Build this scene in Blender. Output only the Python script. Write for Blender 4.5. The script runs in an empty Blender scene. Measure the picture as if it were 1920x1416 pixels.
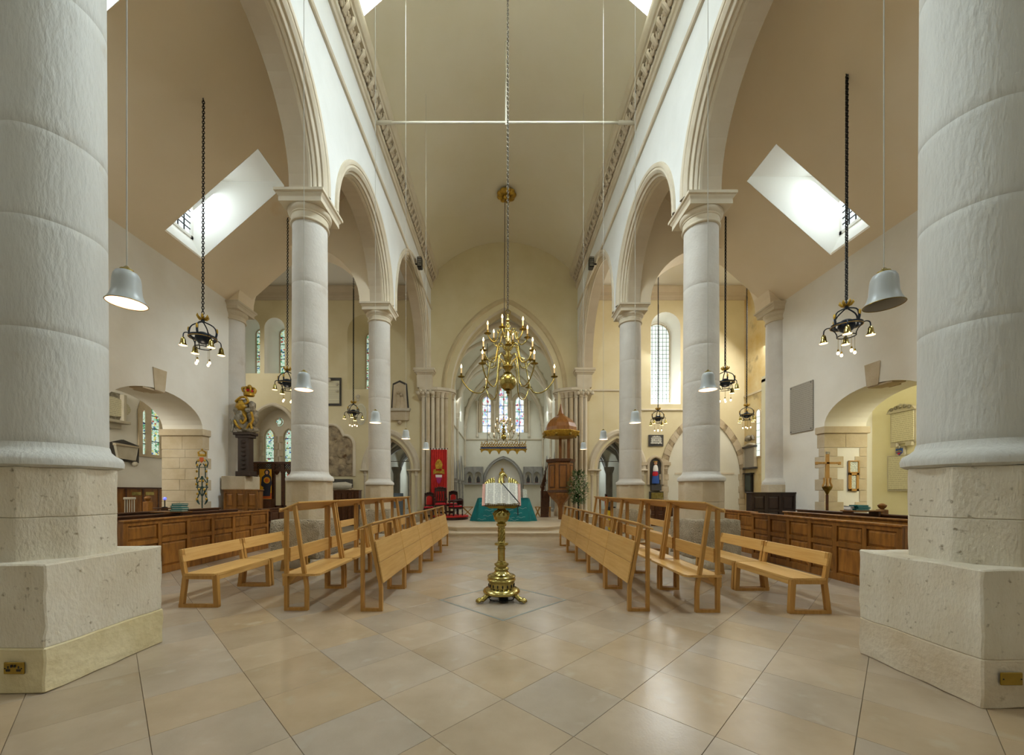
import bpy, bmesh, math, random
from mathutils import Vector, Matrix, noise
from mathutils.geometry import tessellate_polygon

random.seed(7)
S = bpy.context.scene
COL = S.collection
PI = math.pi
F, VX, HY, CH = 735.0, 943.0, 922.0, 1.47        # focal length (px of 1920), axis vanishing point, eye height

# ------------------------------------------------------------------ camera, world, lights, exposure
cam = bpy.data.cameras.new('camera')
camo = bpy.data.objects.new('camera', cam)
COL.objects.link(camo)
camo.location = (0, 0, CH)
camo.rotation_euler = (PI / 2, 0, 0)
cam.sensor_width = 36
cam.lens = F / 1920 * 36
cam.shift_x = (960 - VX) / 1920
cam.shift_y = (HY - 708) / 1920
cam.clip_start = 0.05
cam.clip_end = 200
S.camera = camo

S.view_settings.view_transform = 'Standard'
S.view_settings.look = 'None'
S.view_settings.gamma = 1
S.view_settings.use_curve_mapping = False
S.view_settings.exposure = -0.08
S.cycles.use_denoising = True
S.cycles.max_bounces = 10
S.cycles.diffuse_bounces = 6
S.cycles.glossy_bounces = 3
S.cycles.sample_clamp_indirect = 6.0
S.cycles.caustics_reflective = False
S.cycles.caustics_refractive = False

world = bpy.data.worlds.new('overcast_sky')
S.world = world
world.use_nodes = True
bg = world.node_tree.nodes['Background']
bg.inputs[0].default_value = (0.86, 0.93, 1.0, 1)
bg.inputs[1].default_value = 0.45

def area(name, loc, target, sx, sy, power, color=(0.9, 0.96, 1.0)):
    l = bpy.data.lights.new(name, 'AREA')
    l.shape = 'RECTANGLE'
    l.size, l.size_y, l.energy, l.color = sx, sy, power, color
    o = bpy.data.objects.new(name, l)
    COL.objects.link(o)
    o.location = loc
    o.rotation_euler = (Vector(target) - Vector(loc)).to_track_quat('-Z', 'Y').to_euler()
    return o

def point(name, loc, power, color=(1.0, 0.78, 0.5), r=0.05):
    l = bpy.data.lights.new(name, 'POINT')
    l.energy, l.color, l.shadow_soft_size = power, color, r
    o = bpy.data.objects.new(name, l)
    COL.objects.link(o)
    o.location = loc
    return o

DAY = (0.80, 0.93, 1.0)
# daylight coming in through the dormers of the nave vault
for y, w in ((7.0, 1350), (-0.8, 200)):
    for s in (-1, 1):
        area('daylight_nave_dormer', (s * 3.75, y, 12.9), (-s * 2.6, y, 4.0), 2.9, 1.5, w, DAY)
# dormers of the aisle roofs (the ones in view and those before them)
for y, w in ((9.65, 32), (5.45, 240), (0.2, 90)):
    area('daylight_aisle_dormer', (-8.0, y + .1, 8.85), (-5.2, y + .1, 5.5), 1.0, 1.2, w, DAY)
    area('daylight_aisle_dormer', (8.25, y - .3, 8.85), (5.4, y - .3, 5.5), 1.0, 1.2, w, DAY)
# windows of transepts, outer rooms and chancel
area('daylight_transept_left', (-12.6, 15.5, 7.5), (-6, 15.5, 3), 4, 3, 110, (1, .98, .9))
area('daylight_transept_right', (11.0, 15.2, 8.0), (6, 15.8, 3), 4, 3, 460, (1, .98, .92))
area('daylight_chancel_left', (-2.6, 24, 7.2), (1.5, 24, 3.0), 7, 1.6, 130, (.92, .98, 1))
area('daylight_chancel_right', (2.75, 24, 7.2), (-1.5, 24, 3.0), 7, 1.6, 130, (.92, .98, 1))
area('daylight_right_lancet', (7.68, 18.42, 7.7), (3.6, 8, .5), 1.2, 3.4, 150, (.95, 1, 1))
area('daylight_room_right', (10.4, 6.0, 4.6), (10.4, 12, 2), 1.6, 1.6, 150, (1, .98, .78))
area('daylight_room_left', (-10.4, 6.0, 4.6), (-10.4, 12, 2), 1.6, 1.6, 150, (1, .97, .86))

# ------------------------------------------------------------------ materials
def lin(h):
    h = h.lstrip('#')
    c = [int(h[i:i + 2], 16) / 255 for i in (0, 2, 4)]
    return tuple(x / 12.92 if x <= .04045 else ((x + .055) / 1.055) ** 2.4 for x in c) + (1,)

def mat(name, col, rough=.7, metal=0, var=None, vscale=3.0, bump=0, bscale=30, rnd=0, stretch=(1, 1, 1), bdist=.02, spec=.4,
        emit=None, estr=0, detail=5, spots=None, coat=0, world=False):
    m = bpy.data.materials.new(name)
    m.use_nodes = True
    N, L = m.node_tree.nodes, m.node_tree.links
    b = N['Principled BSDF']
    b.inputs['Roughness'].default_value = rough
    b.inputs['Metallic'].default_value = metal
    b.inputs['Specular IOR Level'].default_value = spec
    if coat:
        b.inputs['Coat Weight'].default_value = coat
        b.inputs['Coat Roughness'].default_value = .25
    base = lin(col)
    b.inputs['Base Color'].default_value = base
    tc = N.new('ShaderNodeTexCoord')
    mp = N.new('ShaderNodeMapping')
    mp.inputs['Scale'].default_value = stretch
    co = tc.outputs['Object']
    if world:                      # pieces that share one mesh differ by where they lie
        co = N.new('ShaderNodeNewGeometry').outputs['Position']
    L.new(co, mp.inputs['Vector'])
    src = None
    if var:
        nz = N.new('ShaderNodeTexNoise')
        nz.inputs['Scale'].default_value = vscale
        nz.inputs['Detail'].default_value = detail
        nz.inputs['Roughness'].default_value = .6
        L.new(mp.outputs[0], nz.inputs['Vector'])
        rp = N.new('ShaderNodeValToRGB')
        rp.color_ramp.elements[0].position = .33
        rp.color_ramp.elements[1].position = .67
        rp.color_ramp.elements[0].color = lin(var)
        rp.color_ramp.elements[1].color = base
        L.new(nz.outputs['Fac'], rp.inputs[0])
        src = rp.outputs[0]
    if spots:
        nz = N.new('ShaderNodeTexNoise')
        nz.inputs['Scale'].default_value = spots[1]
        nz.inputs['Detail'].default_value = 8
        L.new(co, nz.inputs['Vector'])
        rp = N.new('ShaderNodeValToRGB')
        rp.color_ramp.elements[0].position = spots[2]
        rp.color_ramp.elements[1].position = spots[2] + .12
        L.new(nz.outputs['Fac'], rp.inputs[0])
        mx = N.new('ShaderNodeMix')
        mx.data_type = 'RGBA'
        L.new(rp.outputs[0], mx.inputs['Factor'])
        if src:
            L.new(src, mx.inputs['A'])
        else:
            mx.inputs['A'].default_value = base
        mx.inputs['B'].default_value = lin(spots[0])
        src = mx.outputs['Result']
    if rnd:
        oi = N.new('ShaderNodeObjectInfo')
        mr = N.new('ShaderNodeMapRange')
        mr.inputs['To Min'].default_value = 1 - rnd
        mr.inputs['To Max'].default_value = 1 + rnd * .6
        L.new(oi.outputs['Random'], mr.inputs['Value'])
        hs = N.new('ShaderNodeHueSaturation')
        L.new(mr.outputs[0], hs.inputs['Value'])
        if world:                  # some slabs are greyer than others
            m7 = N.new('ShaderNodeMath')
            m7.operation = 'MULTIPLY'
            m7.inputs[1].default_value = 7.31
            L.new(oi.outputs['Random'], m7.inputs[0])
            f7 = N.new('ShaderNodeMath')
            f7.operation = 'FRACT'
            L.new(m7.outputs[0], f7.inputs[0])
            r7 = N.new('ShaderNodeMapRange')
            r7.inputs['To Min'].default_value = .78
            r7.inputs['To Max'].default_value = 1.2
            L.new(f7.outputs[0], r7.inputs['Value'])
            L.new(r7.outputs[0], hs.inputs['Saturation'])
        if src:
            L.new(src, hs.inputs['Color'])
        else:
            hs.inputs['Color'].default_value = base
        src = hs.outputs[0]
    if src:
        L.new(src, b.inputs['Base Color'])
    if bump:
        nb = N.new('ShaderNodeTexNoise')
        nb.inputs['Scale'].default_value = bscale
        nb.inputs['Detail'].default_value = 6
        L.new(mp.outputs[0], nb.inputs['Vector'])
        bp = N.new('ShaderNodeBump')
        bp.inputs['Strength'].default_value = bump
        bp.inputs['Distance'].default_value = bdist
        L.new(nb.outputs['Fac'], bp.inputs['Height'])
        L.new(bp.outputs[0], b.inputs['Normal'])
    if emit:
        b.inputs['Emission Color'].default_value = lin(emit)
        b.inputs['Emission Strength'].default_value = estr
    return m

M = {}
M['wall'] = mat('cream_plaster', '#e9e6dd', .85, var='#e2ded3', vscale=1.2, bump=.15, bscale=9)
M['nave_wall'] = mat('white_plaster', '#e6e7e4', .85, var='#dfe0dc', vscale=1.2, bump=.1, bscale=9)
M['east'] = mat('straw_plaster', '#ddd2b0', .85, var='#d5c8a0', vscale=.7, bump=.12, bscale=8)
M['ceil'] = mat('cream_ceiling_plaster', '#e8e2cf', .9, var='#e3dcc4', vscale=.5, bump=.06, bscale=4)
M['ceil_a'] = mat('buff_ceiling_plaster', '#ecdfc8', .9, var='#e6d7bb', vscale=.45, bump=.06, bscale=4, spots=('#e2cba6', .9, .68))
M['white'] = mat('white_reveal_plaster', '#efede6', .8)
M['yellow'] = mat('yellow_lit_plaster', '#ece6c8', .85, var='#e6deb8', vscale=1)  # yellow light of the right outer room, put into its wall colour
M['chancel'] = mat('chancel_plaster', '#e2dfd0', .85, var='#d8d4c2', vscale=.8)
M['stained'] = mat('stained_bare_plaster', '#ded2ac', .9, var='#c8ab6c', vscale=.7, bump=.2, bscale=8, spots=('#9b8a6c', 1.3, .6))
M['dress'] = mat('dressed_stone', '#c9bba2', .85, var='#b7a688', vscale=2, bump=.25, bscale=22)
M['mould'] = mat('moulded_stone', '#d6ccb8', .85, var='#ccc0a8', vscale=2)
M['soffit'] = mat('painted_soffit', '#c6b9a3', .85, var='#bdae96', vscale=1.2)
M['shaft'] = mat('worn_limestone', '#d2cec6', .85, var='#c4beb4', vscale=1.3, bump=.25, bscale=20, stretch=(1, 1, 1), bdist=.03, spots=('#b7ada0', 1.6, .66))
M['near'] = mat('tooled_limestone', '#d2d3ce', .85, var='#c2c1ba', vscale=1.6, bump=.5, bscale=34, stretch=(1, 1, .3), bdist=.02, spots=('#b5ab98', 2.0, .66))
M['plinth'] = mat('pitted_limestone', '#d8d1c0', .9, var='#c8bda6', vscale=1.6, bump=.55, bscale=30, bdist=.02, stretch=(1.6, 1.6, .7), spots=('#84765e', 19, .635))
M['plinth_r'] = mat('pitted_limestone_foot', '#d6ccb8', .9, var='#bfae92', vscale=1.6, bump=.4, bscale=30, bdist=.02, spots=('#8d7a5e', 6, .64))
M['plinth_low'] = mat('patched_lime_mortar', '#d9cda8', .9, var='#c4b58a', vscale=3, bump=.5, bscale=12, bdist=.03)
M['chancel_arch'] = mat('ochre_washed_stone', '#cbbb98', .85, var='#bfae88', vscale=2)
M['pock'] = mat('pecked_limestone', '#c4b79e', .9, var='#a89a80', vscale=4, bump=1.0, bscale=45, bdist=.05, spots=('#6f624e', 30, .6))
M['tile'] = mat('limestone_paving', '#b4a28b', .26, var='#a18f77', vscale=1.3, bump=.04, bscale=60, rnd=.10, spec=.6, spots=('#b0a28d', 4.5, .60), world=True)
M['grout'] = mat('dark_joint', '#7d705b', .9)
M['slate'] = mat('slate_inlay', '#8d9088', .4, var='#7c8078')
M['step'] = mat('step_limestone', '#c8baa2', .45, var='#bda98b', vscale=1.5, rnd=.05)
M['oak'] = mat('pale_oak', '#cfa665', .42, var='#bf924e', vscale=2.2, stretch=(14, .8, 14), rnd=.08, spec=.4)
M['oak_v'] = mat('pale_oak_upright', '#bf9250', .42, var='#ab7c3b', vscale=2.2, stretch=(14, 14, .8), rnd=.06)
M['pew'] = mat('brown_oak', '#9c6627', .38, var='#6c4214', vscale=2.4, stretch=(5, 5, 1), rnd=.14, spec=.5)
M['pew_d'] = mat('dark_oak', '#5b3416', .4, var='#40230d', vscale=2.4, stretch=(5, 1.5, 5), rnd=.1, spec=.5)
M['pew_b'] = mat('blackened_oak', '#38251a', .45, var='#281a12', vscale=3)
M['pulpit'] = mat('polished_oak', '#98622c', .35, var='#764a1c', vscale=3, stretch=(4, 4, 1), rnd=.06, spec=.5)
M['brass'] = mat('polished_brass', '#bcae6e', .22, 1.0, var='#978648', vscale=9, bump=.04, bscale=60)
M['brass_d'] = mat('aged_brass', '#a28c44', .3, 1.0, var='#6f5a22', vscale=14, bump=.3, bscale=80)
M['gold'] = mat('gilding', '#cda63c', .38, .45, var='#8f6c1e', vscale=9, bump=.3, bscale=60)
M['silver'] = mat('silvered_carving', '#a9a393', .5, .3, var='#6b6454', vscale=12, bump=.5, bscale=40)
M['iron'] = mat('blued_iron', '#2f3640', .4, .6, var='#20252c', vscale=6)
M['black'] = mat('black_iron', '#1d1c1b', .5, .3)
M['greeniron'] = mat('green_painted_iron', '#27433c', .5, .2)
M['chain'] = mat('dull_chain', '#5b5345', .5, .7)
M['cord'] = mat('white_cord', '#c3c0b6', .8, spec=.2)
M['rod_white'] = mat('white_painted_rod', '#cfc9b8', .7, spec=.2)
M['enamel'] = mat('white_enamel', '#b9bfc0', .35, spec=.5)
M['enamel_in'] = mat('pendant_inner', '#fff0e0', .5, emit='#ffdcc0', estr=.2)
M['enamel_off'] = mat('pendant_inner_unlit', '#a9a59c', .5)
M['bulb'] = mat('lit_bulb', '#fff3dd', .4, emit='#ffd9a8', estr=6)
M['flame'] = mat('lit_candle_bulb', '#fff3dd', .4, emit='#ffd490', estr=12)
M['candle'] = mat('candle_tube', '#f2dcae', .5, emit='#ffb860', estr=.25)
M['bellglow'] = mat('lit_bell_inside', '#fff0d0', .5, emit='#ffe0a0', estr=3)
M['paper'] = mat('book_paper', '#f0ece0', .8)
M['ribbon'] = mat('black_ribbon', '#2c2b2a', .7)
M['pink'] = mat('pink_endpaper', '#d8a898', .8)
M['redcover'] = mat('red_book_cover', '#b4553a', .7)
M['teal'] = mat('teal_cloth', '#0f7c80', .75, var='#0a686f', vscale=5, bump=.1, bscale=20)
M['wave'] = mat('silver_thread', '#a9c3c4', .6)
M['red'] = mat('red_velvet', '#c22b24', .85, var='#a81f1c', vscale=4)
M['crimson'] = mat('crimson_cushion', '#b81f2c', .8)
M['purple'] = mat('purple_applique', '#a0306e', .8)
M['whitecloth'] = mat('white_applique', '#e8e6df', .8)
M['slatey'] = mat('slate_tablet', '#4e4b47', .6, var='#403d3a', vscale=4)
M['marble'] = mat('grey_marble', '#c9c2b0', .6, var='#b7ae9a', vscale=3)
M['tomb'] = mat('painted_tomb', '#b9a685', .9, var='#776a58', vscale=3, bump=.4, bscale=14, spots=('#6a5138', 4, .58), detail=9)
M['leaf'] = mat('leaf_green', '#4f7340', .6, var='#35562d', vscale=6)
M['blossom'] = mat('pale_blossom', '#e5cfc0', .7)
M['blue'] = mat('blue_robe', '#2f56a0', .6)
M['skin'] = mat('painted_face', '#d7a483', .6)
M['icon_bg'] = mat('icon_gold_ground', '#dba516', .4, var='#c98a10', vscale=5)
M['icon_robe'] = mat('icon_dark_robe', '#2a2b38', .7)
M['icon_red'] = mat('icon_orange', '#c4591c', .6)
M['green_b'] = mat('teal_book_cloth', '#2a8380', .6, rnd=.2)
M['chairwood'] = mat('carved_black_oak', '#3a2018', .4, var='#26140e', vscale=8)
M['socket'] = mat('brass_plate', '#a88c3a', .35, .85, var='#92772c', vscale=5)
M['blackplastic'] = mat('black_plastic', '#151413', .4)
M['grey_glass_frame'] = mat('grey_lead', '#6f7472', .5)
M['blackglass'] = mat('dark_case_glass', '#3c4642', .2)
M['grey'] = mat('grey_purbeck', '#a3a09a', .6, var='#8d8b86', vscale=3)
M['bluegrey'] = mat('blue_grey_board', '#74808a', .6)
M['extred'] = mat('red_extinguisher', '#c0231d', .4)
M['yellowp'] = mat('yellow_plastic', '#d8b41c', .5)
M['print'] = None

def glass_mat(name, cols, scale, strength, stretch=(1, 1, 1), ground='#d6efe6', lead=.035):
    """lit stained glass seen from inside: coloured cells between dark leads"""
    m = bpy.data.materials.new(name)
    m.use_nodes = True
    N, L = m.node_tree.nodes, m.node_tree.links
    b = N['Principled BSDF']
    tc = N.new('ShaderNodeTexCoord')
    mp = N.new('ShaderNodeMapping')
    mp.inputs['Scale'].default_value = stretch
    L.new(tc.outputs['Object'], mp.inputs['Vector'])
    v = N.new('ShaderNodeTexVoronoi')
    v.inputs['Scale'].default_value = scale
    L.new(mp.outputs[0], v.inputs['Vector'])
    sep = N.new('ShaderNodeSeparateColor')
    L.new(v.outputs['Color'], sep.inputs[0])
    rp = N.new('ShaderNodeValToRGB')
    rp.color_ramp.interpolation = 'CONSTANT'
    e = rp.color_ramp.elements
    e[0].color = lin(ground)
    e[1].position = .5
    e[1].color = lin(cols[0])
    for i, c in enumerate(cols[1:]):
        x = e.new(.5 + .5 * (i + 1) / len(cols))
        x.color = lin(c)
    L.new(sep.outputs[0], rp.inputs[0])
    d = N.new('ShaderNodeTexVoronoi')
    d.feature = 'DISTANCE_TO_EDGE'
    d.inputs['Scale'].default_value = scale
    L.new(mp.outputs[0], d.inputs['Vector'])
    gt = N.new('ShaderNodeMath')
    gt.operation = 'GREATER_THAN'
    gt.inputs[1].default_value = lead
    L.new(d.outputs['Distance'], gt.inputs[0])
    mul = N.new('ShaderNodeMath')
    mul.operation = 'MULTIPLY'
    mul.inputs[1].default_value = strength
    L.new(gt.outputs[0], mul.inputs[0])
    L.new(rp.outputs[0], b.inputs['Base Color'])
    L.new(rp.outputs[0], b.inputs['Emission Color'])
    L.new(mul.outputs[0], b.inputs['Emission Strength'])
    b.inputs['Roughness'].default_value = .2
    return m

M['glass_east'] = glass_mat('east_window_glass', ['#8fa8e0', '#f0f4ff', '#d2586e', '#a4d8c8', '#ecd4e4', '#a8bcf0', '#f4f0e0', '#c8dcf4'], 10, .95, (1, 1, .7), '#eef6f8')
M['glass_green'] = glass_mat('green_grisaille_glass', ['#d8f0e0', '#4f9a72', '#b4dcc8', '#4b6ca8', '#c8e8d8', '#a84a44', '#d0cc78', '#9ccab0'], 15, .8, (1, 1, 1), '#cdeadb', .05)
M['glass_day'] = mat('day_glass', '#d4dbdf', .2, emit='#f2faff', estr=.75)
M['glass_day2'] = mat('leaded_day_glass', '#e4f2ee', .2, emit='#e4f1f0', estr=.85, var='#cfe4dc', vscale=4)

def text_mat(name, ground, ink, pitch, axis_line, axis_run, dens=.47, wordscale=14, rough=.7, colw=None):
    """a page or slab with rows of small writing too fine to read"""
    m = bpy.data.materials.new(name)
    m.use_nodes = True
    N, L = m.node_tree.nodes, m.node_tree.links
    b = N['Principled BSDF']
    b.inputs['Roughness'].default_value = rough
    tc = N.new('ShaderNodeTexCoord')
    sp = N.new('ShaderNodeSeparateXYZ')
    L.new(tc.outputs['Object'], sp.inputs[0])
    dv = N.new('ShaderNodeMath'); dv.operation = 'DIVIDE'; dv.inputs[1].default_value = pitch
    L.new(sp.outputs[axis_line], dv.inputs[0])
    fr = N.new('ShaderNodeMath'); fr.operation = 'FRACT'
    L.new(dv.outputs[0], fr.inputs[0])
    ls = N.new('ShaderNodeMath'); ls.operation = 'LESS_THAN'; ls.inputs[1].default_value = .5
    L.new(fr.outputs[0], ls.inputs[0])
    fl = N.new('ShaderNodeMath'); fl.operation = 'FLOOR'
    L.new(dv.outputs[0], fl.inputs[0])
    cb = N.new('ShaderNodeCombineXYZ')
    L.new(sp.outputs[axis_run], cb.inputs[0])
    L.new(fl.outputs[0], cb.inputs[1])
    nz = N.new('ShaderNodeTexNoise'); nz.inputs['Scale'].default_value = wordscale; nz.inputs['Detail'].default_value = 3
    L.new(cb.outputs[0], nz.inputs['Vector'])
    g = N.new('ShaderNodeMath'); g.operation = 'GREATER_THAN'; g.inputs[1].default_value = dens
    L.new(nz.outputs['Fac'], g.inputs[0])
    mu = N.new('ShaderNodeMath'); mu.operation = 'MULTIPLY'
    L.new(ls.outputs[0], mu.inputs[0]); L.new(g.outputs[0], mu.inputs[1])
    if colw:
        c1 = N.new('ShaderNodeMath'); c1.operation = 'DIVIDE'; c1.inputs[1].default_value = colw
        L.new(sp.outputs[axis_run], c1.inputs[0])
        c2 = N.new('ShaderNodeMath'); c2.operation = 'FRACT'; L.new(c1.outputs[0], c2.inputs[0])
        c3 = N.new('ShaderNodeMath'); c3.operation = 'COMPARE'; c3.inputs[1].default_value = .5; c3.inputs[2].default_value = .40
        L.new(c2.outputs[0], c3.inputs[0])
        m2 = N.new('ShaderNodeMath'); m2.operation = 'MULTIPLY'
        L.new(mu.outputs[0], m2.inputs[0]); L.new(c3.outputs[0], m2.inputs[1])
        mu = m2
    mx = N.new('ShaderNodeMix'); mx.data_type = 'RGBA'
    mx.inputs['A'].default_value = lin(ground); mx.inputs['B'].default_value = lin(ink)
    L.new(mu.outputs[0], mx.inputs['Factor'])
    L.new(mx.outputs['Result'], b.inputs['Base Color'])
    return m

M['page'] = text_mat('printed_page', '#f0ede2', '#aaa79e', .0125, 2, 0, .42, 40, .8, .1)
M['engraved'] = text_mat('engraved_grey_slab', '#a6a195', '#959087', .055, 2, 1, .46, 34)
M['engraved_w'] = text_mat('engraved_pale_slab', '#d8d3b8', '#c0ba9f', .055, 2, 1, .45, 30)
M['notice'] = text_mat('notice_sheet', '#e6ebe2', '#9aa39b', .03, 2, 0, .45, 30)
M['engraved_k'] = text_mat('engraved_white_panel', '#cfcdc2', '#77756d', .09, 2, 0, .44, 14)

# ------------------------------------------------------------------ mesh helpers
class MB:
    def __init__(s):
        s.v, s.f = [], []
    def add(s, vs, fs):
        n = len(s.v)
        s.v += [tuple(v) for v in vs]
        s.f += [tuple(i + n for i in f) for f in fs]
        return s
    def box(s, x0, x1, y0, y1, z0, z1):
        return s.add([(x0, y0, z0), (x1, y0, z0), (x1, y1, z0), (x0, y1, z0), (x0, y0, z1), (x1, y0, z1), (x1, y1, z1), (x0, y1, z1)],
                     [(0, 3, 2, 1), (4, 5, 6, 7), (0, 1, 5, 4), (1, 2, 6, 5), (2, 3, 7, 6), (3, 0, 4, 7)])
    def hexa(s, b, t):
        n = len(b)
        return s.add(list(b) + list(t), [tuple(range(n - 1, -1, -1)), tuple(range(n, 2 * n))] + [(i, (i + 1) % n, n + (i + 1) % n, n + i) for i in range(n)])
    def prism(s, outer, w0, w1, mp, holes=()):
        loops = [outer] + list(holes)
        tri = tessellate_polygon([[Vector((u, v, 0)) for u, v in l] for l in loops])
        flat = [p for l in loops for p in l]
        n = len(flat)
        vs = [mp(u, v, w0) for u, v in flat] + [mp(u, v, w1) for u, v in flat]
        fs = [t for t in tri] + [(t[2] + n, t[1] + n, t[0] + n) for t in tri]
        k = 0
        for l in loops:
            m_ = len(l)
            fs += [(k + i, k + (i + 1) % m_, n + k + (i + 1) % m_, n + k + i) for i in range(m_)]
            k += m_
        return s.add(vs, fs)
    def loft(s, rings, closed=True, cap=False):
        n = len(rings[0])
        vs = [p for r in rings for p in r]
        fs = []
        for j in range(len(rings) - 1):
            for i in range(n if closed else n - 1):
                a, b = j * n + i, j * n + (i + 1) % n
                fs.append((a, b, b + n, a + n))
        if cap:
            fs += [tuple(range(n - 1, -1, -1)), tuple(range((len(rings) - 1) * n, len(rings) * n))]
        return s.add(vs, fs)
    def lathe(s, prof, c=(0, 0, 0), n=24, a0=0, a1=2 * PI, sx=1, sy=1):
        full = abs(a1 - a0 - 2 * PI) < 1e-6
        m_ = n if full else n + 1
        rings = [[(c[0] + sx * r * math.cos(a0 + (a1 - a0) * i / n), c[1] + sy * r * math.sin(a0 + (a1 - a0) * i / n), c[2] + z) for i in range(m_)] for r, z in prof]
        return s.loft(rings, full)
    def ball(s, c, r, n=16, k=10, sc=(1, 1, 1)):
        rings = [[(c[0] + sc[0] * r * math.sin(PI * j / k) * math.cos(2 * PI * i / n), c[1] + sc[1] * r * math.sin(PI * j / k) * math.sin(2 * PI * i / n), c[2] - sc[2] * r * math.cos(PI * j / k)) for i in range(n)] for j in range(k + 1)]
        return s.loft(rings, True)
    def tube(s, pts, r, n=8, cap=True):
        pts = [Vector(p) for p in pts]
        rings = []
        up = None
        for i, p in enumerate(pts):
            t = (pts[min(i + 1, len(pts) - 1)] - pts[max(i - 1, 0)]).normalized()
            if up is None:
                up = t.orthogonal().normalized()
            else:
                up = (up - t * up.dot(t)).normalized()
            w = t.cross(up)
            rr = r[i] if isinstance(r, (list, tuple)) else r
            rings.append([tuple(p + (up * math.cos(2 * PI * k / n) + w * math.sin(2 * PI * k / n)) * rr) for k in range(n)])
        return s.loft(rings, True, cap)
    def sweep(s, path, prof, mp, closed_prof=False):
        """path (u,v) in a plane, prof (a,w): a = offset along the path's left normal, w = out of plane"""
        rings = []
        n = len(path)
        for i in range(n):
            t = Vector(path[min(i + 1, n - 1)]) - Vector(path[max(i - 1, 0)])
            t.normalize()
            nx, ny = -t.y, t.x
            rings.append([mp(path[i][0] + nx * a, path[i][1] + ny * a, w) for a, w in prof])
        return s.loft(rings, closed_prof, False)
    def ring(s, R, r, c=(0, 0, 0), n=24, k=8, sx=1):
        rings = [[(c[0] + (R + r * math.cos(2 * PI * j / k)) * math.cos(2 * PI * i / n) * sx, c[1] + (R + r * math.cos(2 * PI * j / k)) * math.sin(2 * PI * i / n), c[2] + r * math.sin(2 * PI * j / k)) for j in range(k)] for i in range(n + 1)]
        return s.loft(rings, True)
    def xf(s, m):
        s.v = [tuple(m @ Vector(v)) for v in s.v]
        return s
    def build(s, name, material, parent=None, smooth=None, bevel=0, jitter=0, world=True):
        me = bpy.data.meshes.new(name)
        off = Vector((0, 0, 0))
        if parent is not None and world:
            p = parent
            while p:
                off += p.location
                p = p.parent
        me.from_pydata([tuple(Vector(v) - off) for v in s.v], [], s.f)
        bm = bmesh.new()
        bm.from_mesh(me)
        bmesh.ops.remove_doubles(bm, verts=bm.verts, dist=1e-5)
        if bevel:
            ed = [e for e in bm.edges if len(e.link_faces) == 2 and e.calc_face_angle(0) > .5]
            bmesh.ops.bevel(bm, geom=ed, offset=bevel, segments=1, affect='EDGES', clamp_overlap=True)
        if jitter:
            for _ in range(3):
                bmesh.ops.subdivide_edges(bm, edges=[e for e in bm.edges if e.calc_length() > .09], cuts=1, use_grid_fill=True)
            for v in bm.verts:
                q = v.co + off
                v.co += Vector((noise.noise(q * 7), noise.noise(q * 7 + Vector((9, 3, 1))), noise.noise(q * 7 + Vector((2, 8, 5))))) * jitter + Vector((noise.noise(q * 23), noise.noise(q * 23 + Vector((4, 4, 4))), 0)) * jitter * .5
        bmesh.ops.recalc_face_normals(bm, faces=bm.faces)
        bm.to_mesh(me)
        bm.free()
        me.materials.append(material)
        if smooth:
            me.polygons.foreach_set('use_smooth', [True] * len(me.polygons))
            me.set_sharp_from_angle(angle=smooth)
        o = bpy.data.objects.new(name, me)
        COL.objects.link(o)
        if parent is not None:
            o.parent = parent
        return o

SM = .7
def tag(o, label=None, cat=None, group=None, kind=None):
    for k, v in (('label', label), ('category', cat), ('group', group), ('kind', kind)):
        if v:
            o[k] = v
    return o
def thing(name, label, cat, loc=(0, 0, 0), group=None):
    o = bpy.data.objects.new(name, None)
    o.empty_display_size = .1
    COL.objects.link(o)
    o.location = loc
    return tag(o, label, cat, group)
def struct(mb, name, material, smooth=None, **k):
    return tag(mb.build(name, material, None, smooth, **k), kind='structure')
def copy_tree(o, parent=None):
    c = o.copy()
    COL.objects.link(c)
    c.parent = parent
    for ch in o.children:
        copy_tree(ch, c)
    return c
def place(src, loc, rot=0, label=None, group=None, first=False):
    c = src if first else copy_tree(src)
    c.location = loc
    c.rotation_euler = (0, 0, rot)
    if label:
        c['label'] = label
    if group:
        c['group'] = group
    return c

YZ = lambda u, v, w: (w, u, v)      # plane facing sideways: u = depth, v = height
XZ = lambda u, v, w: (u, w, v)      # plane facing the viewer: u = across, v = height
XY = lambda u, v, w: (u, v, w)
def semi(c, r, z, n=24, ry=None):
    ry = ry or r
    return [(c - r * math.cos(PI * i / n), z + ry * math.sin(PI * i / n)) for i in range(n + 1)]
def pointed(c, hw, z, h, n=12):
    R = (hw * hw + h * h) / (2 * hw)
    a = math.asin(min(1, h / R))
    if R < hw + 1e-6:
        R = hw + 1e-6
    l = [(c - hw + R - R * math.cos(a * i / n), z + R * math.sin(a * i / n)) for i in range(n + 1)]
    l[-1] = (c, z + h)
    return l + [(2 * c - x, y) for x, y in reversed(l[:-1])]
def at(px, py, Z):
    return ((px - VX) * Z / F, Z, CH - (py - HY) * Z / F)
def ax(px, Z):
    return (px - VX) * Z / F
def az(py, Z):
    return CH - (py - HY) * Z / F

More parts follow.
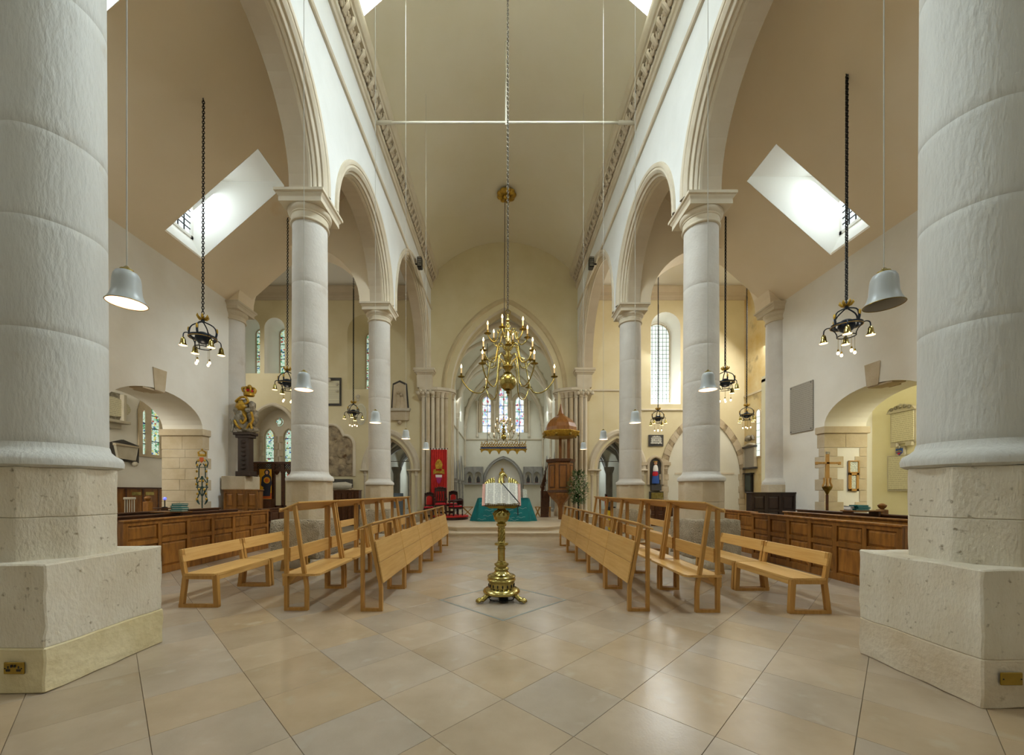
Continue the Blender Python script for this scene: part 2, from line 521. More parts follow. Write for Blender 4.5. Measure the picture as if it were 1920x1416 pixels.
# ------------------------------------------------------------------ floor and paving
fl = struct(MB().box(-13, 13, -5, 30, -.3, -.006), 'floor', M['grout'])
T = .8485
def tile_mesh(g):
    h = T / 2 - .0019 * g
    b = .0018
    mb = MB().hexa([(-h, 0, -.05), (0, -h, -.05), (h, 0, -.05), (0, h, -.05)], [(-h, 0, -b), (0, -h, -b), (h, 0, -b), (0, h, -b)])
    return mb.hexa([(-h, 0, -b), (0, -h, -b), (h, 0, -b), (0, h, -b)], [(-h + b, 0, 0), (0, -h + b, 0), (h - b, 0, 0), (0, h - b, 0)])
spots = []
for i in range(-40, 41):
    for j in range(-40, 41):
        x, y = (i - j) * T / 2, 2.776 + T / 2 + (i + j) * T / 2
        if not (-8.6 < x < 8.8 and -1.5 < y < 13.2):
            continue
        if (abs(x + 3.83) < .3 and abs(y - 3.34) < .3) or (abs(x - 3.77) < .3 and abs(y - 3.1) < .3):
            continue
        out = y < .9 or abs(x) > 1.42 * y + .6 or abs(x) > 6.4          # not in the photograph's view
        spots.append((x * x * .3 + y * y + (1e6 if out else 0), x, y))
spots.sort()
DC = 2.776 + 3 * T        # centre of the inlaid diamond
proto = tile_mesh(1).build('tile', M['tile'], fl)
rest = MB()
for k, (d, x, y) in enumerate(spots):
    if k < 298:
        o = proto if k == 0 else proto.copy()
        if k:
            COL.objects.link(o)
            o.parent = fl
        o.location = (x, y, 0)
    else:
        t = tile_mesh(1)
        t.v = [(a + x, b + y, c) for a, b, c in t.v]
        rest.add(t.v, t.f)
tag(rest.build('distant_tile', M['tile'], fl), kind='stuff')
R1, R2 = T - .022, T + .022
for a, b in (((-1, 0), (0, -1)), ((0, -1), (1, 0)), ((1, 0), (0, 1)), ((0, 1), (-1, 0))):
    MB().hexa([(a[0] * R1, DC + a[1] * R1, -.004), (b[0] * R1, DC + b[1] * R1, -.004), (b[0] * R2, DC + b[1] * R2, -.004), (a[0] * R2, DC + a[1] * R2, -.004)],
              [(a[0] * R1, DC + a[1] * R1, .0015), (b[0] * R1, DC + b[1] * R1, .0015), (b[0] * R2, DC + b[1] * R2, .0015), (a[0] * R2, DC + a[1] * R2, .0015)]).build('slate_strip', M['slate'], fl)
# chancel steps
st1 = [(-3.3, 13.5), (-2.0, 12.62), (2.05, 12.62), (3.3, 13.5), (3.3, 14), (-3.3, 14)]
st2 = [(-3.3, 14.25), (-2.55, 14.1), (-1.55, 13.2), (1.45, 13.2), (2.45, 14.1), (3.3, 14.25), (3.3, 18.2), (-3.3, 18.2)]
dais = struct(MB().prism(st2, 0, .23, XY), 'floor_dais', M['step'])
MB().prism(st1, 0, .1, XY).build('step_riser', M['step'], dais)
MB().prism([(x * 1.004, y - .02) for x, y in st1], .1, .135, XY).build('step_tread', M['step'], dais, bevel=.006)
MB().prism([(x * 1.004, y - .02) for x, y in st2], .231, .27, XY).build('platform_paving', M['step'], dais, bevel=.006)
MB().box(-6.7, 6.7, 18.2, 29.2, 0, .3).build('chancel_paving', M['step'], dais)

# ------------------------------------------------------------------ nave arcades
SPR = 7.17
ARC = [(-6.5, -.69 - .55), (-.62, 2.84), (3.76, 7.36), (8.22, 11.77), (12.65, 18.0)]
def arcade(sx, x_in, name, dy):
    o = [(ARC[0][0], 12.05)]
    def poly(grow, stilt):
        pts = [(-5.0, 12.0), (-5.0, SPR)]
        for i, (a, b) in enumerate(ARC[1:], 1):
            a, b = a + dy - grow, b + dy + grow
            c, r = (a + b) / 2, (b - a) / 2
            z = SPR + (.32 if i == 4 else .06)
            pts.append((a, SPR))
            pts += semi(c, r, z, 28)
            pts.append((b, SPR))
        pts += [(18.55, SPR), (18.55, 12.0)]
        return pts
    xm, xo = x_in + sx * .25, x_in + sx * .62
    w = struct(MB().prism(poly(.13, 0), x_in, xm, YZ), name, M['nave_wall'])
    MB().prism(poly(0, 0), xm, xo, YZ).build('soffit_order', M['soffit'], w)
    # moulded orders
    for i, (a, b) in enumerate(ARC[1:], 1):
        a, b = a + dy, b + dy
        c, r = (a + b) / 2, (b - a) / 2
        z = SPR + (.32 if i == 4 else .06)
        path = [(a, SPR)] + semi(c, r, z, 40) + [(b, SPR)]
        s_ = -sx
        # profile: (offset outward, out of plane); path normal points outward (left of travel)
        prof = [(0.0, xm), (0.0, xm + s_ * .045), (.025, xm + s_ * .065), (.012, xm + s_ * .09), (.03, xm + s_ * .12), (.055, xm + s_ * .13), (.045, xm + s_ * .165), (.07, xm + s_ * .19), (.10, xm + s_ * .20), (.10, xm + s_ * .235), (.13, x_in + s_ * .012), (.16, x_in + s_ * .03), (.20, x_in + s_ * .022), (.21, x_in + s_ * .04), (.25, x_in + s_ * .05), (.29, x_in + s_ * .045), (.30, x_in)]
        MB().sweep(path, prof, YZ).build('arch_moulding', M['mould'], w, .5)
    # string course
    s_ = -sx
    MB().sweep([(-5, 10.05), (18.5, 10.05)], [(0, x_in), (0, x_in + s_ * .05), (.05, x_in + s_ * .07), (.07, x_in + s_ * .035), (.11, x_in + s_ * .03), (.13, x_in)], YZ).build('string_course', M['mould'], w, .5)
    return w
wl = arcade(-1, -3.40, 'wall_left', 0)
wr = arcade(1, 3.52, 'wall_right', .06)

# cornices with carved leaves
def cornice(sx, x_in, name):
    s_ = -sx
    prof = [(11.02, 0), (11.02, .05), (11.1, .07), (11.12, .11), (11.2, .12), (11.2, .06), (11.52, .10), (11.52, .26), (11.6, .27), (11.62, .31), (11.72, .36), (11.78, .37), (11.86, .37), (11.9, .3), (11.9, 0)]
    c = struct(MB().loft([[(x_in + s_ * b, y, z) for z, b in prof] for y in (-5, 18.5)], False), 'trim_' + name, M['mould'], .4)
    def leaf(kind):
        mb = MB()
        if kind == 0:      # round flower
            for k in range(6):
                a = k * PI / 3
                mb.ball((0, .085 * math.cos(a), .085 * math.sin(a)), .06, 8, 5, (.7, 1, 1))
            mb.ring(.045, .018, (0, 0, 0), 10, 5)
            mb.v = mb.v
            mb.ball((.03, 0, 0), .035, 8, 5)
        elif kind == 1:    # square leaf rosette
            for k in range(4):
                a = k * PI / 2 + PI / 4
                mb.ball((0, .09 * math.cos(a), .09 * math.sin(a)), .075, 8, 5, (.6, 1, 1))
            mb.ball((.02, 0, 0), .06, 8, 5)
        else:              # curling acanthus tip
            mb.tube([(0, 0, -.17), (.05, 0, -.1), (.11, 0, -.02), (.10, 0, .06), (.03, 0, .07)], [.03, .05, .05, .035, .015], 6)
            for q in (-1, 1):
                mb.tube([(0, 0, -.13), (.04, q * .07, -.06), (.07, q * .1, .02)], [.02, .03, .012], 5)
        return mb
    protos = {}
    y = 3.0
    k = 0
    while y < 18.2:
        kind = 2 if k % 2 else (0 if (k // 2) % 3 == 0 else 1)
        if kind not in protos:
            p = leaf(kind).xf(Matrix.Rotation(0 if sx < 0 else PI, 4, 'Z')).build('carved_leaf' if kind == 2 else 'carved_rosette', M['soffit'], c, 1.0, world=False)
            protos[kind] = p
        else:
            p = protos[kind].copy()
            COL.objects.link(p)
            p.parent = c
        p.location = (x_in + s_ * .15, y, 11.37)
        y += .15
        k += 1
    mb = MB()          # fine egg-and-leaf row under the leaves
    y = 3.0
    while y < 18.3:
        mb.ball((x_in + s_ * .10, y, 11.24), .042, 5, 4, (.6, 1, 1.1))
        y += .075
    tag(mb.build('bead_row', M['mould'], c, 1.0), kind='stuff')
    return c
cornice(-1, -3.40, 'left')
cornice(1, 3.52, 'right')

# barrel vault with dormer wells
VR, VZ = 4.36, 8.89
VC = .06
def vpt(t, y):
    return (VC + VR * math.sin(t), y, VZ + VR * math.cos(t))
tmax = math.asin(3.3 / VR)
tdor = math.asin(2.42 / VR)
ts = [-tmax, (-tmax - tdor) / 2, -tdor] + [-tdor + 2 * tdor * i / 16 for i in range(1, 16)] + [tdor, (tmax + tdor) / 2, tmax]
ys = [-5, -2.4, .8, 3, 5.4, 8.6, 10.5, 12.5, 14.5, 16.5, 18.6]
mb = MB()
for yi in range(len(ys) - 1):
    for ti in range(len(ts) - 1):
        if (ys[yi], ys[yi + 1]) in ((-2.4, .8), (5.4, 8.6)) and (ts[ti + 1] <= -tdor + 1e-6 or ts[ti] >= tdor - 1e-6):
            continue
        mb.add([vpt(ts[ti], ys[yi]), vpt(ts[ti + 1], ys[yi]), vpt(ts[ti + 1], ys[yi + 1]), vpt(ts[ti], ys[yi + 1])], [(0, 1, 2, 3)])
cn = struct(mb, 'ceiling_nave', M['ceil'], .8)
mb = MB()
for y0, y1 in ((-2.4, .8), (5.4, 8.6)):
    for s in (-1, 1):
        xa = VC + s * 3.3
        xb = VC + s * 2.42
        za, zb = vpt(s * tmax, 0)[2], vpt(s * tdor, 0)[2]
        xw = VC + s * 4.0
        for y in (y0, y1):
            mb.add([(xa, y, za), (xb, y, zb), (xb, y, 13.9), (xw, y, 13.9), (xw, y, za)], [(0, 1, 2, 3, 4)])
        mb.add([(xb, y0, zb), (xb, y1, zb), (xb, y1, 13.9), (xb, y0, 13.9)], [(0, 1, 2, 3)])
        mb.add([(xb, y0, 13.9), (xb, y1, 13.9), (xw, y1, 13.9), (xw, y0, 13.9)], [(0, 1, 2, 3)])
        mb.add([(xw, y0, za), (xw, y1, za), (xw, y1, 13.9), (xw, y0, 13.9)], [(0, 1, 2, 3)])
        mb.add([(xw, y0, za), (xw, y1, za), (xa, y1, za), (xa, y0, za)], [(0, 1, 2, 3)])
mb.build('dormer_well', M['white'], cn)

# ------------------------------------------------------------------ aisles: outer walls, sloping ceilings with dormers
def aisle(sx, xw, c0, side, y_end, arch_c, arch_hw, dorm, thick, apex):
    """xw = wall plane, ceiling z = c0 - .88*|x|"""
    X = lambda v: sx * v
    a0, a1 = arch_c - arch_hw, arch_c + arch_hw
    zt = 7.25
    outer = [(-5, 0), (a0, 0), (a0, 3.18)] + semi(arch_c, arch_hw, 3.18, 20, apex - 3.18)[1:-1] + [(a1, 3.18), (a1, 0), (y_end, 0), (y_end, zt), (-5, zt)]
    w = struct(MB().prism(outer, X(xw), X(xw + thick), YZ), 'wall_%s_aisle' % side, M['wall'])
    # ceiling plate, in (depth, |x|) with holes
    holes = [[(d0 - .006, xi - .006), (d1 + .006, xi - .006), (d1 + .006, xo + .006), (d0 - .006, xo + .006)] for d0, d1, xi, xo in dorm]
    mp = lambda u, v, q: (X(v), u, c0 - .88 * v + q)
    c = struct(MB().prism([(-5, 3.9), (12.35, 3.9), (12.35, xw + .25), (-5, xw + .25)], 0, .05, mp, holes), 'ceiling_%s_aisle' % side, M['ceil_a'])
    mb = MB()
    nwin = []
    for d0, d1, xi, xo in dorm:
        zi, zo = c0 - .88 * xi, c0 - .88 * xo
        xv, zs = xo + .24, zo + .5            # window plane, sill
        for d in (d0, d1):
            mb.add([(X(xi), d, zi), (X(xo), d, zo), (X(xv), d, zs), (X(xv), d, zi + .12), (X(xi), d, zi + .12)], [(0, 1, 2, 3, 4)])
        mb.add([(X(xi), d0, zi), (X(xi), d1, zi), (X(xi), d1, zi + .12), (X(xi), d0, zi + .12)], [(0, 1, 2, 3)])
        mb.add([(X(xi), d0, zi + .12), (X(xi), d1, zi + .12), (X(xv), d1, zi + .12), (X(xv), d0, zi + .12)], [(0, 1, 2, 3)])
        mb.add([(X(xo), d0, zo), (X(xo), d1, zo), (X(xv), d1, zs), (X(xv), d0, zs)], [(0, 1, 2, 3)])
        nwin.append((d0, d1, xv, zs, zi + .12))
    mb.build('dormer_well', M['white'], c)
    return w, c, nwin
wal, cal, winl = aisle(-1, 8.25, 14.46, 'left', 12.3, 9.41, 1.36, [(9.12, 10.22, 5.7, 7.86), (4.98, 6.14, 5.7, 7.86), (-.4, .7, 5.7, 7.86)], 1.1, 3.93)
war, car, winr = aisle(1, 8.45, 14.64, 'right', 12.4, 8.95, 1.36, [(8.78, 9.83, 6.12, 8.22), (4.6, 5.7, 6.12, 8.22), (-.8, .3, 6.12, 8.22)], 1.1, 3.93)
WN = [0]
def window_obj(name_mb, material):
    WN[0] += 1
    return tag(name_mb.build('window_%d' % WN[0], material), kind='structure')
for sx, wins in ((-1, winl), (1, winr)):
    for d0, d1, xv, zs, zt in wins[:2]:
        x = sx * xv
        f = MB()
        for a, b, c, d in ((d0, d0 + .07, zs, zt), (d1 - .07, d1, zs, zt), (d0, d1, zs, zs + .07), (d0, d1, zt - .07, zt)):
            f.box(x - .03, x + .03, a, b, c, d)
        w = window_obj(f, M['white'])
        MB().box(x + sx * .04 - .004, x + sx * .04 + .004, d0 - .02, d1 + .02, zs - .02, zt + .02).build('window_pane', M['glass_day'], w)
        for k in range(1, 5):
            y = d0 + .07 + (d1 - d0 - .14) * k / 5
            MB().box(x - .012, x + .012, y - .008, y + .008, zs, zt).build('glazing_bar', M['black'], w)
        n = 9
        for k in range(1, n):
            z = zs + .07 + (zt - zs - .14) * k / n
            MB().box(x - .012, x + .012, d0, d1, z - .008, z + .008).build('glazing_bar', M['black'], w)

# dressed jambs, imposts, keystones of the aisle doorways
def jamb(sx, xw, y, far, thick):
    s = 1 if far else -1
    w = wal if sx < 0 else war
    X = lambda a, b: (min(sx * a, sx * b), max(sx * a, sx * b))
    rnd = random.Random(5 + far + sx)
    z = 0
    k = 0
    while z < 2.6:                          # quoined courses
        h = .3
        lx = (.5 if k % 2 else .34) if sx > 0 else (.62 if k % 2 else .47)
        ly = .30 if k % 2 else .17
        zz = min(z + h, 2.62)
        x0, x1 = X(xw - .014, xw + lx)
        y0, y1 = sorted((y - s * .016, y + s * ly))
        MB().box(x0, x1, y0, y1, z + .003, zz - .003).build('stone_block', M['dress'], w, bevel=.006)
        lx2 = (.30 if k % 2 else .18) if sx > 0 else thick - lx - .004
        x0, x1 = X(xw + thick - lx2, xw + thick + .014)
        y0, y1 = sorted((y - s * .016, y + s * (ly - .03)))
        MB().box(x0, x1, y0, y1, z + .003, zz - .003).build('stone_block', M['dress'], w, bevel=.006)
        z += h
        k += 1
    x0, x1 = X(xw - .016, xw + thick + .02)
    y0, y1 = sorted((y - s * .02, y + s * .22))
    for q in range(2):
        xa, xb = (x0, (x0 + x1) / 2 - .002) if q else ((x0 + x1) / 2 + .002, x1)
        MB().box(xa, xb, y0, y1, 2.63, 3.0).build('stone_block', M['dress'], w, bevel=.006)
    x0, x1 = X(xw - .06, xw + thick + .06)
    y0, y1 = sorted((y - s * .07, y + s * .24))
    MB().box(x0, x1, y0, y1, 3.0, 3.18).build('impost', M['dress'], w, bevel=.012)
for sx, xw, c, t in ((-1, 8.25, 9.41, 1.1), (1, 8.45, 8.95, 1.1)):
    jamb(sx, xw, c + 1.36, True, t)
    jamb(sx, xw, c - 1.36, False, t)
    w = wal if sx < 0 else war
    x0, x1 = sorted((sx * (xw - .02), sx * (xw + .5)))
    MB().prism([(c - .13, 3.89), (c + .13, 3.89), (c + .185, 4.4), (c - .185, 4.4)], x0, x1, YZ).build('keystone', M['dress'], w, bevel=.01)
    MB().box(*sorted((sx * (xw + .01), sx * (xw + .32))), c - .42, c + .13, 3.86, 3.9).build('soffit_stone', M['dress'], w)

# outer rooms beyond the aisle doorways
def room(sx, xw, side, m):
    xi = 9.56
    x = lambda a, b: sorted((sx * a, sx * b))
    w = struct(MB().box(*x(xw, xw + .3), 3, 15.5, 0, 5.6), 'wall_%s_outer' % side, m)
    struct(MB().box(*x(xi, xw + .3), 14.2, 14.5, 0, 5.6), 'wall_%s_outer_end' % side, m)
    struct(MB().box(*x(xi, xw + .3), 2.8, 3.0, 0, 5.6), 'wall_%s_outer_west' % side, m)
    struct(MB().box(*x(xi, xw + .3), 2.8, 14.5, 5.5, 5.7), 'ceiling_%s_outer' % side, m)
    return w
wol = room(-1, 11.5, 'left', M['wall'])
wor = room(1, 11.4, 'right', M['yellow'])
struct(MB().box(9.56, 11.4, 12.1, 12.3, 0, 5.6), 'wall_right_outer_screen', M['white'])

# transverse arches at the aisle ends
def transverse(sx, xa, xb, y, side):
    c, r = (xa + xb) / 2, (xb - xa) / 2
    lo, hi = 4.0, 8.3 + (.2 if sx > 0 else 0)
    p = [(lo, SPR - .02), (xa, SPR - .02)] + semi(c, r, SPR, 26, r * .93) + [(xb, SPR - .02), (hi + .3, SPR - .02), (hi + .3, 11.4), (lo, 11.4)]
    if sx < 0:
        p = [(-a, b) for a, b in p]
    o = struct(MB().prism(p, y - .36, y + .36, XZ), 'wall_%s_transverse' % side, M['ceil_a'])
transverse(-1, 4.3, 7.93, 12.1, 'left')
transverse(1, 4.46, 8.08, 12.2, 'right')

# ------------------------------------------------------------------ east wall with chancel arch, doorways and windows
EZ = 18.5
AC = .07
arch_o = pointed(AC, 2.52, 6.25, 3.92, 18)
doorL, doorR = pointed(-5.3, .98, 2.5, 1.5, 12), pointed(5.4, .98, 2.5, 1.5, 12)
outer = [(-14, .0), (doorL[0][0], 0)] + doorL + [(doorL[-1][0], 0), (arch_o[0][0], 0)] + arch_o + [(arch_o[-1][0], 0), (doorR[0][0], 0)] + doorR + [(doorR[-1][0], 0), (11.7, 0), (11.7, 14), (-14, 14)]
def rect_arch(c, hw, z0, zs, h, n=8):
    return [(c - hw, z0)] + pointed(c, hw, zs, h, n) + [(c + hw, z0)]
def round_arch(c, hw, z0, zs, n=12):
    return [(c - hw, z0)] + semi(c, hw, zs, n) + [(c + hw, z0)]
lancets = [  # centre, half width, sill, spring, glass half width, depth, round?
    (-10.78, .48, 7.05, 9.2, .25, .9), (-11.95, .48, 7.05, 9.2, .25, .9), (-6.5, .84, 6.3, 9.0, .27, .9)]
holes = [round_arch(c, hw, z0, zs) for c, hw, z0, zs, g, d in lancets]
WR = round_arch(7.68, .70, 5.6, 9.25)
LW = rect_arch(-10.85, .98, 2.0, 4.35, 1.15)
holes += [WR, LW]
we = struct(MB().prism(outer, EZ, EZ + .06, XZ, holes), 'wall_east', M['east'])
def reveal(front, back, depth, m, name='window_reveal'):
    MB().loft([[(u, EZ + .0, v) for u, v in front], [(u, EZ + depth, v) for u, v in back]], True).build(name, m, we, .5)
for c, hw, z0, zs, g, d in lancets:
    fr = round_arch(c, hw, z0, zs)
    bk = round_arch(c, g, z0 + .25, zs - .05 + .1)
    reveal(fr, bk, d, M['white'] if hw < .6 else M['east'])
    w = window_obj(MB().sweep(bk, [(0, EZ + d - .05), (-.035, EZ + d - .05), (-.035, EZ + d), (0, EZ + d)], XZ, True), M['dress'])
    MB().prism(bk, EZ + d, EZ + d + .02, XZ).build('stained_glass', M['glass_green'], w)
    for k in range(1, 6):
        z = z0 + .25 + k * (zs - z0) / 6
        MB().box(c - g, c + g, EZ + d - .03, EZ + d, z - .012, z + .012).build('saddle_bar', M['black'], w)
# big clear lancet on the right
bk = round_arch(7.68, .62, 5.9, 9.2)
reveal(WR, round_arch(7.68, .68, 5.62, 9.25), 1.0, M['white'])
MB().prism(round_arch(7.68, .72, 5.55, 9.3), EZ + 1.0, EZ + 1.06, XZ, [bk]).build('window_reveal_back', M['white'], we)
w = window_obj(MB().sweep(bk, [(0, EZ + .98), (-.04, EZ + .98), (-.04, EZ + 1.02), (0, EZ + 1.02)], XZ, True), M['dress'])
MB().prism(bk, EZ + 1.01, EZ + 1.03, XZ).build('window_pane', M['glass_day2'], w)
for k in range(1, 7):
    x = 7.68 - .62 + 1.24 * k / 7
    MB().box(x - .007, x + .007, EZ + .99, EZ + 1.01, 5.9, 9.7).build('glazing_bar', M['grey_glass_frame'], w)
for k in range(1, 20):
    z = 5.9 + k * .2
    hw = .62 if z < 9.2 else math.sqrt(max(.01, .62 ** 2 - (z - 9.2) ** 2))
    MB().box(7.68 - hw, 7.68 + hw, EZ + .99, EZ + 1.01, z - .007, z + .007).build('glazing_bar', M['grey_glass_frame'], w)
# left two-light window with roundel
reveal(LW, rect_arch(-10.85, .95, 2.0, 4.3, 1.15), .55, M['mould'])
lt = [rect_arch(-11.31, .2, 2.2, 4.1, .38, 6), rect_arch(-10.38, .2, 2.2, 4.1, .38, 6), [(-10.85 + .21 * math.cos(2 * PI * k / 16), 4.85 + .21 * math.sin(2 * PI * k / 16)) for k in range(16)]]
tr = MB().prism(rect_arch(-10.85, .97, 1.98, 4.3, 1.16), EZ + .5, EZ + .62, XZ, lt)
w = window_obj(tr, M['mould'])
for l in lt:
    MB().prism(l, EZ + .57, EZ + .58, XZ).build('stained_glass', M['glass_green'], w)
    MB().sweep(l + [l[0]], [(.03, EZ + .5), (.03, EZ + .45), (.07, EZ + .45), (.07, EZ + .5)], XZ).build('light_moulding', M['dress'], w)
for cx in (-11.31, -10.38):
    for k in range(4):
        MB().box(cx - .2, cx + .2, EZ + .55, EZ + .57, 2.6 + k * .48, 2.62 + k * .48).build('saddle_bar', M['black'], w)
    for k in range(6):
        for q in (-1, 1):
            wd = .2 if (k + (q > 0)) % 2 else .12
            x0, x1 = sorted((cx + q * .24, cx + q * (.24 + wd)))
            MB().box(x0, x1, EZ + .47, EZ + .505, 2.2 + k * .33, 2.51 + k * .33).build('stone_block', M['dress'], w)
MB().sweep(rect_arch(-10.85, .98, 2.0, 4.35, 1.15, 10), [(0, EZ), (0, EZ - .06), (.06, EZ - .1), (.14, EZ - .1), (.18, EZ)], XZ).build('hood_mould', M['mould'], we, .5)
# chancel arch orders
jp = lambda p, z0=0: [(p[0][0], z0)] + p + [(p[-1][0], z0)]
cp = pointed(AC, 2.52, 6.25, 3.92, 26)
prof = [(.0, EZ + .85), (0.0, EZ + .55), (.05, EZ + .50), (.02, EZ + .44), (.06, EZ + .36), (.13, EZ + .34), (.16, EZ + .28), (.13, EZ + .22), (.18, EZ + .16), (.26, EZ + .14), (.30, EZ + .06), (.27, EZ + .02), (.33, EZ - .05), (.42, EZ - .06), (.44, EZ - .02), (.50, EZ - .02), (.52, EZ)]
MB().sweep([(x * 1, z) for x, z in pointed(AC, 2.52, 6.25, 3.92, 26)], [(a - .06, b) for a, b in prof], XZ).build('arch_moulding', M['chancel_arch'], we, .5)
MB().loft([[(u, EZ, v) for u, v in jp(cp)], [(u, EZ + .95, v) for u, v in jp(cp)]], False).build('arch_reveal', M['mould'], we)
for d, cx in ((doorL, -5.3), (doorR, 5.4)):
    full = [(d[0][0], .0)] + d + [(d[-1][0], .0)]
    MB().loft([[(u, EZ, v) for u, v in full], [(u, EZ + .9, v) for u, v in full]], False).build('arch_reveal', M['mould'], we)
    dp = pointed(cx, .98, 2.5, 1.5, 20)
    MB().sweep(dp, [(-.13, EZ + .4), (-.13, EZ + .3), (-.06, EZ + .26), (-.07, EZ + .2), (0, EZ + .14), (.05, EZ + .12), (.04, EZ + .06), (.1, EZ + .0), (.17, EZ - .02), (.16, EZ - .06), (.22, EZ - .1), (.34, EZ - .1), (.37, EZ - .04), (.42, EZ)], XZ).build('arch_moulding', M['mould'], we, .5)
    for s in (-1, 1):
        for q, (dx, dz) in enumerate(((.98 - .1, .3), (1.03, .16), (1.2, .04))):
            MB().lathe([(.1, 0), (.1, .12), (.075, .16), (.075, 2.2), (.1, 2.24), (.08, 2.28), (.12, 2.42), (.13, 2.5)], (cx + s * dx, EZ + dz, 0), 12).build('jamb_shaft', M['mould'], we, .6)
        MB().box(cx + s * 1.1 - .32, cx + s * 1.1 + .32, EZ - .14, EZ + .4, 2.44, 2.52).build('impost', M['mould'], we, bevel=.02)
# strings and cornices on the transept side of the wall
for x0, x1 in ((-14, -4.1), (4.2, 11.7)):
    MB().loft([[(x, EZ - b, z) for z, b in ((10.5, 0), (10.5, .05), (10.62, .08), (10.66, .14), (10.8, .16), (10.9, .24), (11.0, .3), (11.06, .3), (11.06, 0))] for x in (x0, x1)], False).build('cornice', M['soffit'], we, .5)
MB().box(6.5, 9.3, EZ - .07, EZ, 5.28, 5.36).build('sill_string', M['mould'], we, bevel=.015)
MB().box(4.2, 6.0, EZ - .06, EZ, 6.2, 6.28).build('string_course', M['mould'], we, bevel=.015)
# blocked relieving arch on the right
rp = pointed(9.45, 1.72, 2.3, 2.75, 16)
n = len(rp)
for i in range(0, n - 1):
    a, b = Vector(rp[i]), Vector(rp[i + 1])
    cc = Vector((9.45, 2.3))
    da, db = (a - cc).normalized() * .3, (b - cc).normalized() * .3
    pr = [(a.x, a.y), (b.x, b.y), (b.x + db.x, b.y + db.y), (a.x + da.x, a.y + da.y)]
    MB().prism(pr, EZ - .06 - random.random() * .02, EZ, XZ).build('voussoir', M['tomb'] if i % 3 == 0 else M['dress'], we, bevel=.012)
for s in (-1, 1):
    for k in range(8):
        x = 9.45 + s * 1.87
        hw = .17 + .05 * (k % 2)
        MB().box(x - hw, x + hw, EZ - .06, EZ, k * .2875 + .004, (k + 1) * .2875 - .004).build('stone_block', M['dress'], we, bevel=.01)
MB().prism(jp(rp), EZ - .012, EZ, XZ).build('blocking', M['chancel'], we)
MB().box(8.1, 10.9, EZ - .03, EZ, 2.28, 2.36).build('string_course', M['mould'], we)
# side walls, ceilings of the transepts
struct(MB().box(-14.3, -13.6, 12, 19.6, 0, 14), 'wall_left_transept', M['wall'])
struct(MB().box(11.4, 11.7, 12.35, 18.56, 0, 14), 'wall_right_transept', M['stained'])
MB2 = MB()
for s, x0, x1, nm in ((-1, -14, -3.6, 'left'), (1, 3.7, 11.6, 'right')):
    pts = [(EZ, 11.06), (EZ - .3, 11.5), (EZ - .9, 12.0), (EZ - 2, 12.4), (15.2, 12.5), (14, 12.3), (13, 11.9), (12.3, 11.3)]
    struct(MB().loft([[(x, y, z) for y, z in pts] for x in (x0, x1)], False), 'ceiling_%s_transept' % nm, M['white'], .8)
struct(MB().box(-14, -8.2, 12.3, 12.46, 5.65, 12).box(-9.36, -8.2, 12.3, 12.46, 0, 5.65), 'wall_left_transept_west', M['wall'])
struct(MB().box(8.4, 11.6, 12.35, 12.55, 0, 12), 'wall_right_transept_west', M['wall'])
# window on the side wall of the right transept
w = window_obj(MB().prism(round_arch(17.45, .16, 3.0, 5.0, 8), 11.36, 11.40, YZ, [round_arch(17.45, .12, 3.06, 5.0, 8)]), M['dress'])
MB().prism(round_arch(17.45, .13, 3.03, 5.0, 8), 11.37, 11.375, YZ).build('window_pane', M['glass_day2'], w)
for k in range(1, 7):
    MB().box(11.355, 11.37, 17.31, 17.59, 3 + k * .3, 3.012 + k * .3).build('glazing_bar', M['grey_glass_frame'], w)
MB().box(11.36, 11.40, 12.6, 18.5, 5.9, 5.98).build('string_course', M['mould'], bpy.data.objects['wall_right_transept'])

